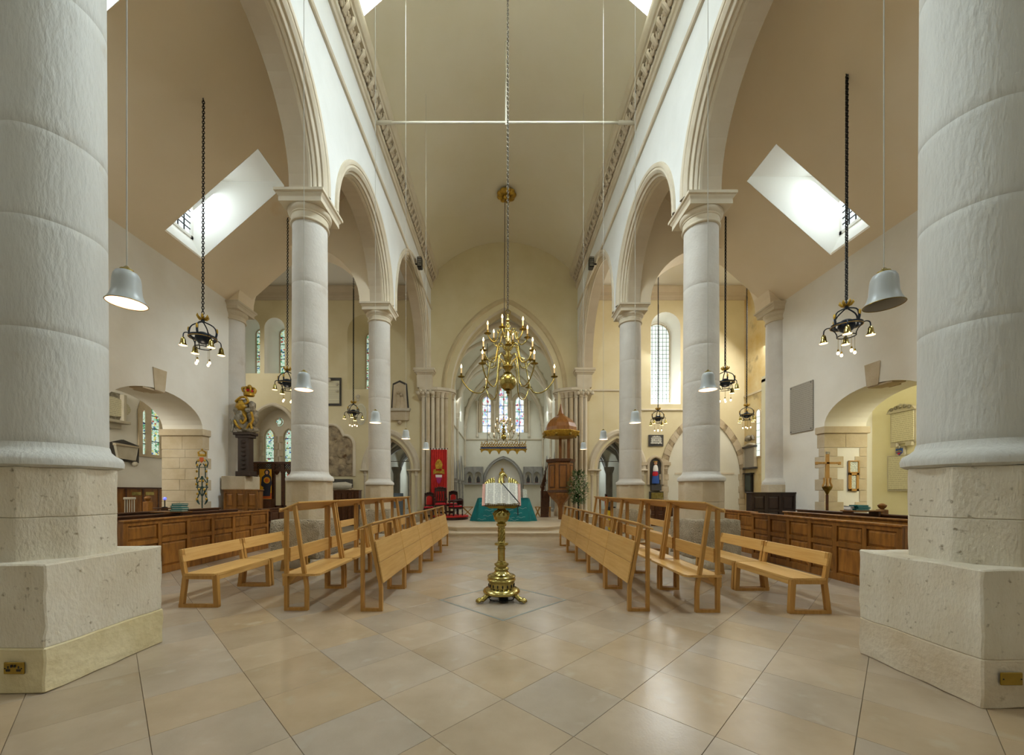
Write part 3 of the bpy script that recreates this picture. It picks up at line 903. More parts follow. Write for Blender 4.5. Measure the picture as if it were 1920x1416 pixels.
# ------------------------------------------------------------------ chancel beyond the arch
CW = 2.92
Ye = 29.0
arches = [(20.2, .82), (22.1, .82), (24.6, .82), (26.5, .82)]
for s, nm in ((-1, 'left'), (1, 'right')):
    pts = [(19.4, 0)]
    for c, hw in arches:
        p = pointed(c, hw, 2.2, 1.5, 10)
        pts += [(p[0][0], 0)] + p + [(p[-1][0], 0)]
    pts += [(Ye, 0), (Ye, 10.5), (19.4, 10.5)]
    ch = []
    for c in (21.2, 25.6):
        for q in (-.75, .75):
            ch.append([(c + q - .32, 6.2), (c + q + .32, 6.2), (c + q + .32, 8.3), (c + q, 8.9), (c + q - .32, 8.3)][::-1])
    x0, x1 = sorted((AC + s * CW, AC + s * (CW + .5)))
    w = struct(MB().prism(pts, x0, x1, YZ, ch), 'wall_%s_chancel' % nm, M['chancel'])
    for l in ch:
        ww = window_obj(MB().sweep(l + [l[0]], [(0, AC + s * (CW + .2)), (.05, AC + s * (CW + .2)), (.05, AC + s * (CW + .15)), (0, AC + s * (CW + .15))], YZ), M['dress'])
        MB().prism(l, *sorted((AC + s * (CW + .22), AC + s * (CW + .24))), YZ).build('window_pane', M['glass_day2'], ww)
    for c, hw in arches:
        p = pointed(c, hw, 2.2, 1.5, 14)
        xs = AC + s * CW
        MB().sweep(p, [(-.08, xs + s * .2), (-.08, xs + s * .1), (0, xs + s * .08), (.03, xs), (.1, xs - s * .03), (.18, xs - s * .05), (.22, xs)], YZ).build('arch_moulding', M['grey'], w, .5)
        for q in (-1, 1):
            MB().lathe([(.13, .3), (.13, .45), (.085, .5), (.085, 2.0), (.12, 2.05), (.1, 2.1), (.16, 2.25)], (xs - s * .02, c + q * (hw + .06), 0), 10).build('shaft', M['grey'], w, .6)
    MB().box(*sorted((AC + s * CW, AC + s * (CW - .08))), 19.4, Ye, 5.25, 5.33).build('string_course', M['mould'], w, bevel=.02)
    for y in (19.6, 24.0, 28.7):      # wall shafts carrying the ribs
        MB().lathe([(.02, 3.2), (.11, 3.5), (.085, 3.6), (.085, 5.9), (.12, 5.95), (.1, 6.0), (.18, 6.25)], (AC + s * (CW - .06), y, 0), 12).build('vault_shaft', M['mould'], w, .6)
    mb = MB().box(*sorted((AC + s * (CW + .5), AC + s * (CW + 3.2))), 19.4, Ye, 0, .1)
# choir aisles behind the two doorways
for s, nm in ((-1, 'left'), (1, 'right')):
    x0, x1 = sorted((s * 3.45, s * 7.2))
    struct(MB().box(*sorted((s * 7.0, s * 7.2)), 19.3, 30, 0, 6), 'wall_%s_choir_aisle' % nm, M['chancel'])
    struct(MB().box(x0, x1, 29.8, 30, 0, 6), 'wall_%s_choir_aisle_end' % nm, M['chancel'])
    vlt = MB()
    for b0 in (19.4, 23.0, 26.5):
        n = 8
        g = [[(s * 3.45 + s * (3.6) * i / n, b0 + 3.5 * j / n) for i in range(n + 1)] for j in range(n + 1)]
        def hh(u):
            u = abs(2 * u - 1)
            return 2.9 + 1.6 * math.sqrt(max(0, 1 - u * u)) * (1 - .1 * u)
        vlt.loft([[(p[0], p[1], max(hh(i / n), hh(j / n))) for i, p in enumerate(row)] for j, row in enumerate(g)], False)
        c0 = [(s * 3.45 + s * 3.6 * t, b0 + 3.5 * t, hh(t) - .04) for t in [k / 12 for k in range(13)]]
        c1 = [(s * 3.45 + s * 3.6 * t, b0 + 3.5 * (1 - t), hh(t) - .04) for t in [k / 12 for k in range(13)]]
        c2 = [(s * 3.45 + s * 3.6 * t, b0, hh(t) - .06) for t in [k / 12 for k in range(13)]]
        if b0 == 19.4:
            ribs = []
        ribs += [c0, c1, c2]
    vo = struct(vlt, 'ceiling_%s_choir_aisle' % nm, M['chancel'], 1.0)
    for r in ribs:
        MB().tube(r, .1, 6).build('vault_rib', M['grey'], vo, 1.0)
    MB().tube([(s * 3.5, 19.9, 3.0), (s * 7, 19.9, 3.0)], .02, 5).build('tie_rod', M['grey'], vo)
    for y in (22.9, 26.4):
        MB().lathe([(.3, 0), (.3, .3), (.2, .4), (.2, 2.5), (.3, 2.8), (.3, 2.9)], (s * 6.2, y, 0), 12).build('pier', M['grey'], vo, .6)
    area('daylight_choir_aisle', (s * 5.2, 28.5, 3.2), (s * 5.2, 22, 1.5), 2, 1.5, 60, DAY)

def hx(x):
    u = abs(x - AC) / CW
    R = (CW ** 2 + 3.75 ** 2) / (2 * CW)
    d = R - CW + abs(x - AC)
    return 6.25 + math.sqrt(max(0, R * R - d * d))
def hy(y, c, hw):
    R = (hw ** 2 + 3.75 ** 2) / (2 * hw)
    d = R - hw + abs(y - c)
    return 6.25 + math.sqrt(max(0, R * R - d * d))
vlt = MB()
bays = [(19.6, 24.0), (24.0, 28.8)]
n = 20
for b0, b1 in bays:
    c, hw = (b0 + b1) / 2, (b1 - b0) / 2
    vlt.loft([[(AC - CW + 2 * CW * i / n, b0 + (b1 - b0) * j / n, max(hx(AC - CW + 2 * CW * i / n), hy(b0 + (b1 - b0) * j / n, c, hw))) for i in range(n + 1)] for j in range(n + 1)], False)
vo = struct(vlt, 'ceiling_chancel', M['chancel'], .5)
tt = [k / 24 for k in range(25)]
for b0, b1 in bays:
    for f in (0, 1):
        MB().tube([(AC - CW + 2 * CW * t, (b0 + (b1 - b0) * t) if f else (b1 - (b1 - b0) * t), hx(AC - CW + 2 * CW * t) - .06) for t in tt], .11, 7).build('vault_rib', M['mould'], vo, 1.0)
for y in (19.6, 24.0, 28.85):
    MB().tube([(AC - CW + 2 * CW * t, y, hx(AC - CW + 2 * CW * t) - .08) for t in tt], .15, 7).build('transverse_rib', M['mould'], vo, 1.0)
xs_ = [AC - CW + 2 * CW * t for t in tt]
MB().prism([(AC - CW - .3, 6.25)] + [(x, hx(x)) for x in xs_] + [(AC + CW + .3, 6.25), (AC + CW + .3, 11), (AC - CW - .3, 11)], 19.5, 19.6, XZ).build('vault_lunette', M['chancel'], vo)
# chancel east wall
lan = [(-1.21, .33, 5.85, 8.1, .45), (.04, .34, 5.85, 8.75, .5), (1.24, .33, 5.85, 8.1, .45)]
arc_r = pointed(.02, 1.26, 2.2, 1.66, 12)
wce = struct(MB().prism([(-3.2, 0), (3.3, 0), (3.3, 10.6), (-3.2, 10.6)], Ye, Ye + .12, XZ, [rect_arch(c, hw, z0, zs, h) for c, hw, z0, zs, h in lan] + [jp(arc_r, .5)]), 'wall_east_chancel', M['chancel'])
for c, hw, z0, zs, h in lan:
    l = rect_arch(c, hw, z0, zs, h)
    MB().sweep(rect_arch(c, hw + .02, z0, zs, h, 10), [(0, Ye + .1), (0, Ye - .02), (.07, Ye - .06), (.12, Ye - .03), (.2, Ye - .08), (.27, Ye)], XZ).build('light_moulding', M['dress'], wce, .5)
    w = window_obj(MB().sweep(l, [(0, Ye + .1), (-.03, Ye + .1), (-.03, Ye + .14), (0, Ye + .14)], XZ, True), M['dress'])
    MB().prism(l, Ye + .13, Ye + .15, XZ).build('stained_glass', M['glass_east'], w)
    for k in range(1, 5):
        z = z0 + (zs - z0) * k / 4.4
        MB().box(c - hw, c + hw, Ye + .1, Ye + .13, z - .015, z + .015).build('saddle_bar', M['black'], w)
for x in (-1.9, -.6, .66, 1.94):
    MB().lathe([(.1, 5.5), (.1, 5.65), (.06, 5.7), (.06, 7.9), (.09, 7.95), (.12, 8.15)], (x, Ye - .08, 0), 10).build('shaft', M['mould'], wce, .6)
MB().box(-2.85, 3.0, Ye - .1, Ye, 5.28, 5.38).build('string_course', M['mould'], wce, bevel=.02)
# altar recess and niches
MB().box(-1.4, 1.45, Ye + .5, Ye + .6, 0, 4.2).build('recess_back', M['wall'], wce)
MB().loft([[(u, Ye, v) for u, v in jp(arc_r, .5)], [(u, Ye + .5, v) for u, v in jp(arc_r, .5)]], False).build('recess_reveal', M['chancel'], wce)
MB().sweep(jp(arc_r, .5), [(0, Ye + .06), (0, Ye - .04), (.07, Ye - .1), (.15, Ye - .06), (.2, Ye - .1), (.26, Ye)], XZ).build('arch_moulding', M['grey'], wce, .5)
for s in (-1, 1):
    x0, x1 = (-2.85, -1.46) if s < 0 else (1.5, 2.9)
    cs = [x0 + .4, x0 + 1.02] if s < 0 else [x0 + .36, x0 + .98]
    hl = [rect_arch(c, .25, 2.12, 2.62, .32, 6) for c in cs]
    MB().prism([(x0, 2.06), (x1, 2.06), (x1, 3.3), (x0, 3.3)], Ye - .22, Ye, XZ, hl).build('niche_panel', M['grey'], wce)
    MB().box(x0, x1, Ye - .28, Ye, 1.98, 2.06).build('niche_shelf', M['grey'], wce)
    for x in (x0 + .05, (x0 + x1) / 2, x1 - .05):
        MB().tube([(x, Ye - .24, 2.06), (x, Ye - .24, 3.3)], .03, 6).build('niche_shaft', M['grey'], wce, 1)
    for c, l in zip(cs, hl):
        MB().sweep(l, [(.0, Ye - .22), (.0, Ye - .26), (.05, Ye - .26), (.05, Ye - .22)], XZ).build('niche_moulding', M['grey'], wce)

# unseen wall added behind the viewer to shut out the sky's light
struct(MB().box(-9.6, 9.8, -5.3, -5.0, 0, 14.0), 'wall_west_blocker', M['wall'])

# ------------------------------------------------------------------ stone columns
def octa(a, c, z0, z1, k=.4142):
    p = [(a, -a * k), (a, a * k), (a * k, a), (-a * k, a), (-a, a * k), (-a, -a * k), (-a * k, -a), (a * k, -a)]
    return MB().hexa([(c[0] + x, c[1] + y, z0) for x, y in p], [(c[0] + x, c[1] + y, z1) for x, y in p])

def capital(c, mb, z=SPR, a=.465, half=0):
    lv = [(a, 0), (a, -.05), (a - .03, -.065), (a - .035, -.085), (a - .06, -.12), (a - .065, -.135), (a - .06, -.14), (a - .06, -.215)]
    for (a0, z0), (a1, z1) in zip(lv[:-1], lv[1:]):
        if abs(z0 - z1) < 1e-6:
            continue
        mb.hexa([(c[0] + sx * a1, c[1] + sy * a1, z + z1) for sx, sy in ((-1, -1), (1, -1), (1, 1), (-1, 1))],
                [(c[0] + sx * a0, c[1] + sy * a0, z + z0) for sx, sy in ((-1, -1), (1, -1), (1, 1), (-1, 1))])
    mb.lathe([(0, z - .215), (.392, z - .215), (.398, z - .24), (.39, z - .275), (.37, z - .30), (.352, z - .315), (.352, z - .33), (.335, z - .345), (.33, z - .44), (.352, z - .455), (.356, z - .475), (.35, z - .49), (.318, z - .50), (0, z - .50)], (c[0], c[1], 0), 40)
    return mb

def column(cx, cy, pcx, pcy, ph, pm, sm, label, near=False):
    t = thing('stone_column', label, 'column', (cx, cy, 0), 'stone columns of the nave arcades')
    z1, z2 = .94, 1.66
    if near:
        MB().box(pcx - ph, pcx + ph, pcy - ph, pcy + ph, .325, z1).build('plinth_stone', M['plinth'], t, .55, bevel=.01, jitter=.010)
        g = .008 if cx < 0 else .0015
        MB().box(pcx - ph - g, pcx + ph + g, pcy - ph - g, pcy + ph + g, 0, .33).build('plinth_patch', M['plinth_low'] if cx < 0 else M['plinth_r'], t, .55, bevel=.01, jitter=.012)
    else:
        MB().box(pcx - ph, pcx + ph, pcy - ph, pcy + ph, 0, .2).build('plinth_stone', M['plinth'], t, .9, bevel=.012, jitter=.02)
        MB().box(pcx - ph, pcx + ph, pcy - ph, pcy + ph, .2, z1).build('plinth_stone', M['pock'], t, .9, bevel=.015, jitter=.022)
    zs = (z1 - .01, 1.27, z2)
    for q in range(2):
        octa(.385, (cx, cy), zs[q] + .0008, zs[q + 1] - .0008).build('pedestal_stone', M['plinth'] if near else M['dress'], t, .45, bevel=.006, jitter=.005 if near else .003)
    MB().lathe([(0, z2), (.40, z2), (.435, z2 + .02), (.44, z2 + .06), (.425, z2 + .10), (.38, z2 + .13), (.352, z2 + .16), (.342, z2 + .2), (0, z2 + .2)], (cx, cy, 0), 48).build('base_moulding', sm, t, .8)
    cuts = [z2 + .2, 2.75, 3.62, 4.33, 5.5, SPR - .5]
    for k in range(5):
        r0 = .338 - .022 * (cuts[k] - 1.8) / 5
        r1 = .338 - .022 * (cuts[k + 1] - 1.8) / 5
        h = cuts[k + 1] - cuts[k]
        nn = 12
        prof = [(0, 0), (r0 - .001, 0), (r0, .002)] + [(r0 + (r1 - r0) * i / nn, h * i / nn) for i in range(1, nn)] + [(r1, h - .002), (r1 - .001, h), (0, h)]
        m_ = MB().lathe(prof, (cx, cy, cuts[k]), 64)
        m_.build('shaft_drum', sm, t, .8)
    capital((cx, cy), MB()).build('capital', M['mould'], t, .5, bevel=0)
    return t
column(-3.83, 3.34, -3.82, 3.34, .49, M['plinth'], M['near'], 'huge grey limestone column nearest the camera on the left, brass double socket on its plinth', True)
column(3.78, 3.12, 3.70, 3.11, .46, M['plinth'], M['near'], 'huge grey limestone column nearest the camera on the right, blank brass plate on its plinth', True)
column(-3.83, 7.79, -3.90, 7.78, .46, M['pock'], M['shaft'], 'second stone column of the left arcade, with low oak benches against its plinth')
column(3.97, 7.86, 4.03, 7.86, .47, M['pock'], M['shaft'], 'second stone column of the right arcade, with low oak benches against its plinth')
column(-3.84, 12.2, -3.86, 12.2, .45, M['pock'], M['shaft'], 'third and farthest round stone column of the left arcade')
column(3.98, 12.26, 4.0, 12.26, .46, M['pock'], M['shaft'], 'third and farthest round stone column of the right arcade')

def respond(cx, cy, label):
    t = thing('half_column', label, 'column', (cx, cy, 0), 'half columns on the aisle walls')
    octa(.42, (cx, cy), 1.3, 1.68).build('pedestal_stone', M['dress'], t, bevel=.01)
    MB().box(cx - .46, cx + .46, cy - .46, cy + .46, 0, 1.3).build('plinth_stone', M['dress'], t, bevel=.01)
    MB().lathe([(0, 1.68), (.42, 1.68), (.43, 1.74), (.40, 1.8), (.35, 1.86), (.34, 1.9), (.318, SPR - .5), (0, SPR - .5)], (cx, cy, 0), 40).build('shaft', M['shaft'], t, .8)
    capital((cx, cy), MB()).build('capital', M['mould'], t, .5)
MB_ = None
respond(-8.33, 12.1, 'half column on the left aisle wall, carved royal arms standing in front of it')
respond(8.53, 12.15, 'half column on the right aisle wall above a black panelled box')

MB().box(-8.2, -7.5, 11.4, 12.1, 1.53, 1.925).build('pedestal_block', M['dress'], bpy.data.objects['half_column'], bevel=.012)
# clustered piers of the chancel arch
def cluster(s):
    xj = AC + s * 2.5
    nm = 'left' if s < 0 else 'right'
    t = we
    MB().prism([(xj, EZ + .6), (xj + s * .1, EZ + .3), (xj + s * .3, EZ + .1), (xj + s * .8, EZ - .1), (xj + s * 1.3, EZ - .16), (xj + s * 1.38, EZ + .02), (xj + s * 1.3, EZ + .6)], 0, 6.15, XY).build('pier_core', M['dress'], t)
    for k, (dx, dy) in enumerate(((.02, .34), (.12, .18), (.25, .05), (.43, -.05), (.63, -.12), (.85, -.18), (1.07, -.23), (1.28, -.2))):
        r = .085 if k % 2 else .1
        MB().lathe([(r + .05, .3), (r + .05, .5), (r + .02, .6), (r, .66), (r, 5.85), (r + .03, 5.88), (r, 5.92), (r + .02, 6.02), (r + .07, 6.12)], (xj + s * dx, EZ + dy, 0), 14).build('pier_shaft', M['mould'] if k % 2 else M['dress'], t, .6)
    pts = [(xj - s * .1, EZ + .5), (xj - s * .1, EZ + .2), (xj + s * .15, EZ - .05), (xj + s * .6, EZ - .3), (xj + s * 1.45, EZ - .3), (xj + s * 1.45, EZ + .5)]
    MB().prism(pts, 6.12, 6.19, XY).prism([(a + (s * -.05 if abs(a - xj) < .2 else 0), b - (.05 if b < EZ + .2 else 0)) for a, b in pts], 6.19, 6.32, XY).build('abacus', M['mould'], t, bevel=.015)
    # respond of the nave arcade standing on the cluster
    x0, x1 = sorted((AC + s * 3.32, AC + s * 4.1))
    MB().box(x0 + .05, x1 - .05, EZ - .36, EZ + .1, 6.3, 6.9).build('respond_block', M['mould'], t)
    MB().hexa([(x0 + .05, EZ - .36, 6.88), (x1 - .05, EZ - .36, 6.88), (x1 - .05, EZ + .05, 6.88), (x0 + .05, EZ + .05, 6.88)], [(x0 - .04, EZ - .45, 6.98), (x1 + .04, EZ - .45, 6.98), (x1 + .04, EZ + .05, 6.98), (x0 - .04, EZ + .05, 6.98)]).box(x0 - .06, x1 + .06, EZ - .47, EZ + .05, 6.98, 7.06).box(x0 - .1, x1 + .1, EZ - .51, EZ + .05, 7.06, 7.17).build('respond_capital', M['mould'], t, bevel=.01)
    mb = MB()
    for k in range(7):
        mb.ball((x0 + .1 + .11 * k, EZ - .33, 6.05 + .07 * (k % 2)), .085, 8, 6, (1, .8, 1.2))
    mb.hexa([(x1 - .3 if s > 0 else x0 + .1, EZ - .1, 5.75), (x1 - .1 if s > 0 else x0 + .3, EZ - .1, 5.75), (x1 - .1 if s > 0 else x0 + .3, EZ + .05, 5.75), (x1 - .3 if s > 0 else x0 + .1, EZ + .05, 5.75)],
            [(x0 - .02, EZ - .4, 6.12), (x1 + .02, EZ - .4, 6.12), (x1 + .02, EZ + .05, 6.12), (x0 - .02, EZ + .05, 6.12)])
    mb.build('carved_corbel', M['mould'], t, .9)
cluster(-1)
cluster(1)

# sockets on the near plinths
def socket(x, y, z, double, label):
    t = thing('wall_socket', label, 'socket', (x, y, z))
    MB().box(x - .073, x + .073, y - .012, y, z - .043, z + .043).build('cover_plate', M['socket'], t, bevel=.004)
    for q in (-1, 1):
        MB().lathe([(0, 0), (.005, 0), (.005, .002), (0, .003)], (0, 0, 0), 8).xf(Matrix.Translation((x + q * .06, y - .012, z)) @ Matrix.Rotation(PI / 2, 4, 'X')).build('screw', M['black'], t)
    if double:
        for q in (-1, 1):
            cx = x + q * .038
            mb = MB().box(cx - .005, cx + .005, y - .0135, y - .011, z + .0, z + .018)
            mb.box(cx - .016, cx - .006, y - .0135, y - .011, z - .018, z - .006).box(cx + .006, cx + .016, y - .0135, y - .011, z - .018, z - .006).box(cx - .014, cx + .014, y - .0132, y - .011, z - .022, z - .004)
            mb.build('socket_insert', M['blackplastic'], t)
            MB().box(x + q * .012 - .006, x + q * .012 + .006, y - .018, y - .012, z + .008, z + .028).build('rocker', M['blackplastic'], t, bevel=.002)
socket(ax(30, 2.84), 2.836, az(1252, 2.84), True, 'brass double socket low on the near left column plinth')
socket(ax(1893, 2.64), 2.637, az(1272, 2.64), False, 'blank brass plate low on the near right column plinth')
socket(ax(574, 7.3), 7.3, az(1051, 7.3), True, 'brass double socket low on the second left column plinth')

# ------------------------------------------------------------------ oak benches
BL, BP = 1.155, 1.168
BK = [0]
def bar(mb, pts, w, y0, y1):
    """flat-sided bar along pts in the (x,z) plane, width w, thickness along y"""
    BK[0] += 1
    e = .0009 * (BK[0] % 5)
    y0, y1 = y0 + e, y1 - e
    n = len(pts)
    l, r = [], []
    for i in range(n):
        a, b = Vector(pts[max(i - 1, 0)]), Vector(pts[min(i + 1, n - 1)])
        d = (b - a).normalized()
        nn = Vector((-d.y, d.x)) * w / 2
        p = Vector(pts[i])
        l.append((p.x + nn.x, p.y + nn.y))
        r.append((p.x - nn.x, p.y - nn.y))
    return mb.prism(l + r[::-1], y0, y1, XZ)
def low_bench():
    t = thing('low_bench', 'x', 'bench')
    for y0 in (0.004, BL - .052):
        y1 = y0 + .048
        mb = MB()
        bar(mb, [(0.025, .0), (.075, .40)], .05, y0, y1)
        bar(mb, [(.0, .02), (.50, .02)], .04, y0, y1)
        bar(mb, [(.475, .02), (.455, .40)], .055, y0, y1)
        bar(mb, [(.06, .385), (.48, .385)], .05, y0, y1)
        bar(mb, [(.075, .38), (.06, .45), (.015, .73)], .042, y0, y1)
        mb.build('leg_frame', M['oak_v'], t, bevel=.004)
    MB().prism([(.07, .004), (.46, .004), (.485, .03), (.485, BL - .03), (.46, BL - .004), (.07, BL - .004)], .405, .43, XY).build('seat', M['oak'], t, bevel=.004)
    MB().box(.455, .48, .05, BL - .05, .345, .405).build('apron', M['oak'], t, bevel=.003)
    MB().hexa([(.043, .004, .575), (.068, .004, .575), (.068, BL - .004, .575), (.043, BL - .004, .575)], [(.005, .004, .735), (.03, .004, .735), (.03, BL - .004, .735), (.005, BL - .004, .735)]).build('backrest', M['oak'], t, bevel=.004)
    return t
def desk_bench():
    """bench whose tall back frames carry a sloping desk for the row behind"""
    t = thing('desk_bench', 'x', 'bench')
    for y0 in (0.004, BL - .049):
        y1 = y0 + .045
        mb = MB()
        bar(mb, [(.02, 0), (.02, 1.25)], .04, y0, y1)
        bar(mb, [(.0, .018), (.29, .018)], .036, y0, y1)
        bar(mb, [(.272, .0), (.272, .27), (.262, .36), (.235, .5), (.12, 1.30)], .042, y0, y1)
        mb.build('leg_frame', M['oak_v'], t, bevel=.004)
    MB().hexa([(-.05, 0, 1.225), (.185, 0, 1.325), (.185, BL, 1.325), (-.05, BL, 1.225)], [(-.05, 0, 1.247), (.185, 0, 1.347), (.185, BL, 1.347), (-.05, BL, 1.247)]).build('desk_top', M['oak'], t, bevel=.004)
    MB().box(-.062, -.045, 0, BL, 1.215, 1.262).build('book_lip', M['oak'], t, bevel=.003)
    MB().box(.04, .062, .045, BL - .045, .60, .775).build('backrest', M['oak'], t, bevel=.004)
    MB().prism([(-.02, 0), (.385, 0), (.425, .05), (.425, BL - .05), (.385, BL), (-.02, BL)], .43, .455, XY).build('seat', M['oak'], t, bevel=.004)
    MB().prism([(-.04, .30), (.03, .30), (.14, .43), (-.04, .43)], 0.05, BL - .05, XZ).build('seat_rail', M['oak'], t, bevel=.004)
    return t
def front_desk():
    """frontal: panelled front with a sloping desk, facing the aisle"""
    t = thing('front_desk', 'x', 'pew frontal')
    for y0 in (0.004, BL - .049):
        y1 = y0 + .045
        mb = MB()
        bar(mb, [(.02, 0), (.02, 1.0)], .04, y0, y1)
        bar(mb, [(.0, .018), (.265, .018)], .036, y0, y1)
        bar(mb, [(.245, .0), (.245, .28), (.236, .36), (.215, .46), (.10, 1.06)], .042, y0, y1)
        mb.build('leg_frame', M['oak_v'], t, bevel=.004)
    MB().hexa([(-.045, 0, 1.0), (.15, 0, 1.075), (.15, BL, 1.075), (-.045, BL, 1.0)], [(-.045, 0, 1.02), (.15, 0, 1.095), (.15, BL, 1.095), (-.045, BL, 1.02)]).build('desk_top', M['oak'], t, bevel=.004)
    fx = lambda z: .263 - (z - .36) * .19
    for z0, z1 in ((.35, .597), (.603, .86)):
        MB().hexa([(fx(z0), 0, z0), (fx(z0) + .02, 0, z0), (fx(z0) + .02, BL, z0), (fx(z0), BL, z0)], [(fx(z1), 0, z1), (fx(z1) + .02, 0, z1), (fx(z1) + .02, BL, z1), (fx(z1), BL, z1)]).build('front_panel', M['oak'], t, bevel=.003)
    return t
P_front, P_desk, P_low = front_desk(), desk_bench(), low_bench()
ORD = ['first', 'second', 'third', 'fourth', 'fifth']
def run(src, first, x, y0, n, rot, label, group, pitch=BP):
    for k in range(n):
        if rot == 0:
            place(src, (x, y0 + k * pitch, 0), 0, label % ORD[k], group, first and k == 0)
        else:
            place(src, (x, y0 + k * pitch + BL, 0), PI, label % ORD[k], group, False)
run(P_front, True, -1.745, 4.80, 5, 0, '%s unit from the camera of the oak desk frontals left of the aisle', 'oak frontals along the aisle')
run(P_desk, True, -2.70, 4.83, 5, 0, '%s unit from the camera of tall oak desk benches left of the aisle', 'tall oak desk benches')
run(P_low, True, -4.11, 4.96, 2, 0, '%s low oak bench from the camera on the left, before the second column', 'low oak benches')
run(P_low, False, -4.11, 8.62, 2, 0, '%s low oak bench behind the second left column', 'low oak benches')
run(P_front, False, 1.80, 4.80, 5, 1, '%s unit from the camera of the oak desk frontals right of the aisle', 'oak frontals along the aisle')
run(P_desk, False, 2.635, 4.75, 5, 1, '%s unit from the camera of tall oak desk benches right of the aisle', 'tall oak desk benches')
run(P_low, False, 3.945, 4.70, 2, 1, '%s low oak bench from the camera on the right, before the second column', 'low oak benches')
run(P_low, False, 4.1, 8.66, 2, 1, '%s low oak bench behind the second right column', 'low oak benches')

# ------------------------------------------------------------------ box pews
def panelled(t, fx, y0, y1, z0, z1, nx, rows, m, s, frame='panel_frame'):
    """panelled oak face in the plane x = fx facing +s; raised panels are parts of their own"""
    th = .045
    xa, xb = sorted((fx - s * th, fx))
    w = .075
    cell = (y1 - y0 - w) / nx
    fr = MB()
    cuts = [z0] + rows + [z1]
    for k in range(nx + 1):
        fr.box(xa, xb, y0 + k * cell, y0 + k * cell + w, z0, z1)
    for k in range(nx):
        a, b = y0 + k * cell + w, y0 + (k + 1) * cell
        fr.box(xa, xb, a, b, z0, z0 + .12).box(xa, xb, a, b, z1 - .07, z1)
        for r in rows:
            fr.box(xa, xb, a, b, r - .04, r + .04)
    fr.build(frame, m, t, bevel=.005)
    for k in range(nx):
        a, b = y0 + k * cell + w, y0 + (k + 1) * cell
        zz = [z0 + .12] + [q for r in rows for q in (r - .04, r + .04)] + [z1 - .07]
        for c, d in zip(zz[::2], zz[1::2]):
            f0, f1 = fx - s * .03, fx - s * .008
            g = .045
            mb = MB().hexa([(f0, a, c), (f0, b, c), (f0, b, d), (f0, a, d)], [(f0 + s * .004, a + .012, c + .012), (f0 + s * .004, b - .012, c + .012), (f0 + s * .004, b - .012, d - .012), (f0 + s * .004, a + .012, d - .012)])
            mb.hexa([(f0, a + .012, c + .012), (f0, b - .012, c + .012), (f0, b - .012, d - .012), (f0, a + .012, d - .012)], [(f1, a + g, c + g), (f1, b - g, c + g), (f1, b - g, d - g), (f1, a + g, d - g)])
            mb.box(*sorted((fx - s * .034, fx - s * .04)), a, b, c, d)
            mb.build('panel', m, t)
def box_pew(s, x, y0, y1, nx, label, m=None, back=False, h=1.0):
    t = thing('box_pew', label, 'pew', (s * x, y0, 0), 'box pews of the side aisles')
    m = m or M['pew']
    if not back:
        panelled(t, s * x, y0, y1, 0, h - .03, nx, [.60], m, -s)
    else:
        MB().box(*sorted((s * x, s * (x + .04))), y0, y1, 0, h - .03).build('back_board', m, t, bevel=.004)
    MB().box(*sorted((s * (x - .03), s * (x + .07))), y0 - .02, y1 + .02, h - .03, h + .005).build('capping_rail', m, t, bevel=.008)
    MB().box(*sorted((s * (x + .04), s * (x + .42))), y0 + .03, y1 - .03, .43, .46).build('seat', m, t, bevel=.004)
    for y in (y0, y1 - .05):
        pr = [(s * (x + .04), 0), (s * (x + .45), 0), (s * (x + .45), .62), (s * (x + .3), .72), (s * (x + .22), h - .03), (s * (x + .04), h - .03)]
        MB().prism(pr, y, y + .05, XZ).build('pew_end', m, t, bevel=.005)
    MB().box(*sorted((s * (x + .04), s * (x + .22))), y0 + .05, y1 - .05, h - .2, h - .18).build('book_shelf', m, t)
    return t
box_pew(-1, 6.10, 6.3, 10.2, 6, 'panelled brown oak box pew along the left aisle behind the low bench')
box_pew(-1, 6.85, 6.6, 10.1, 6, 'second row of the left aisle pews from the nave', M['pew_d'], True, 1.02)
box_pew(-1, 7.45, 6.8, 10.3, 6, 'row of the left aisle pews nearest the outer wall', M['pew_d'], True, 1.05)
box_pew(-1, 6.55, 10.6, 12.0, 3, 'short dark pew beyond the front left box pew by the farthest column', M['pew_d'])
box_pew(1, 5.55, 5.45, 8.75, 6, 'panelled brown oak box pew along the right aisle behind the low bench')
box_pew(1, 5.85, 9.1, 11.6, 4, 'farther panelled box pew of the right aisle, past the front one')
box_pew(1, 6.45, 5.5, 9.0, 6, 'second row of the right aisle pews from the nave', M['pew'], True, 1.02)
box_pew(1, 7.2, 5.7, 9.6, 6, 'row of the right aisle pews nearest the outer wall', M['pew_d'], True, 1.04)

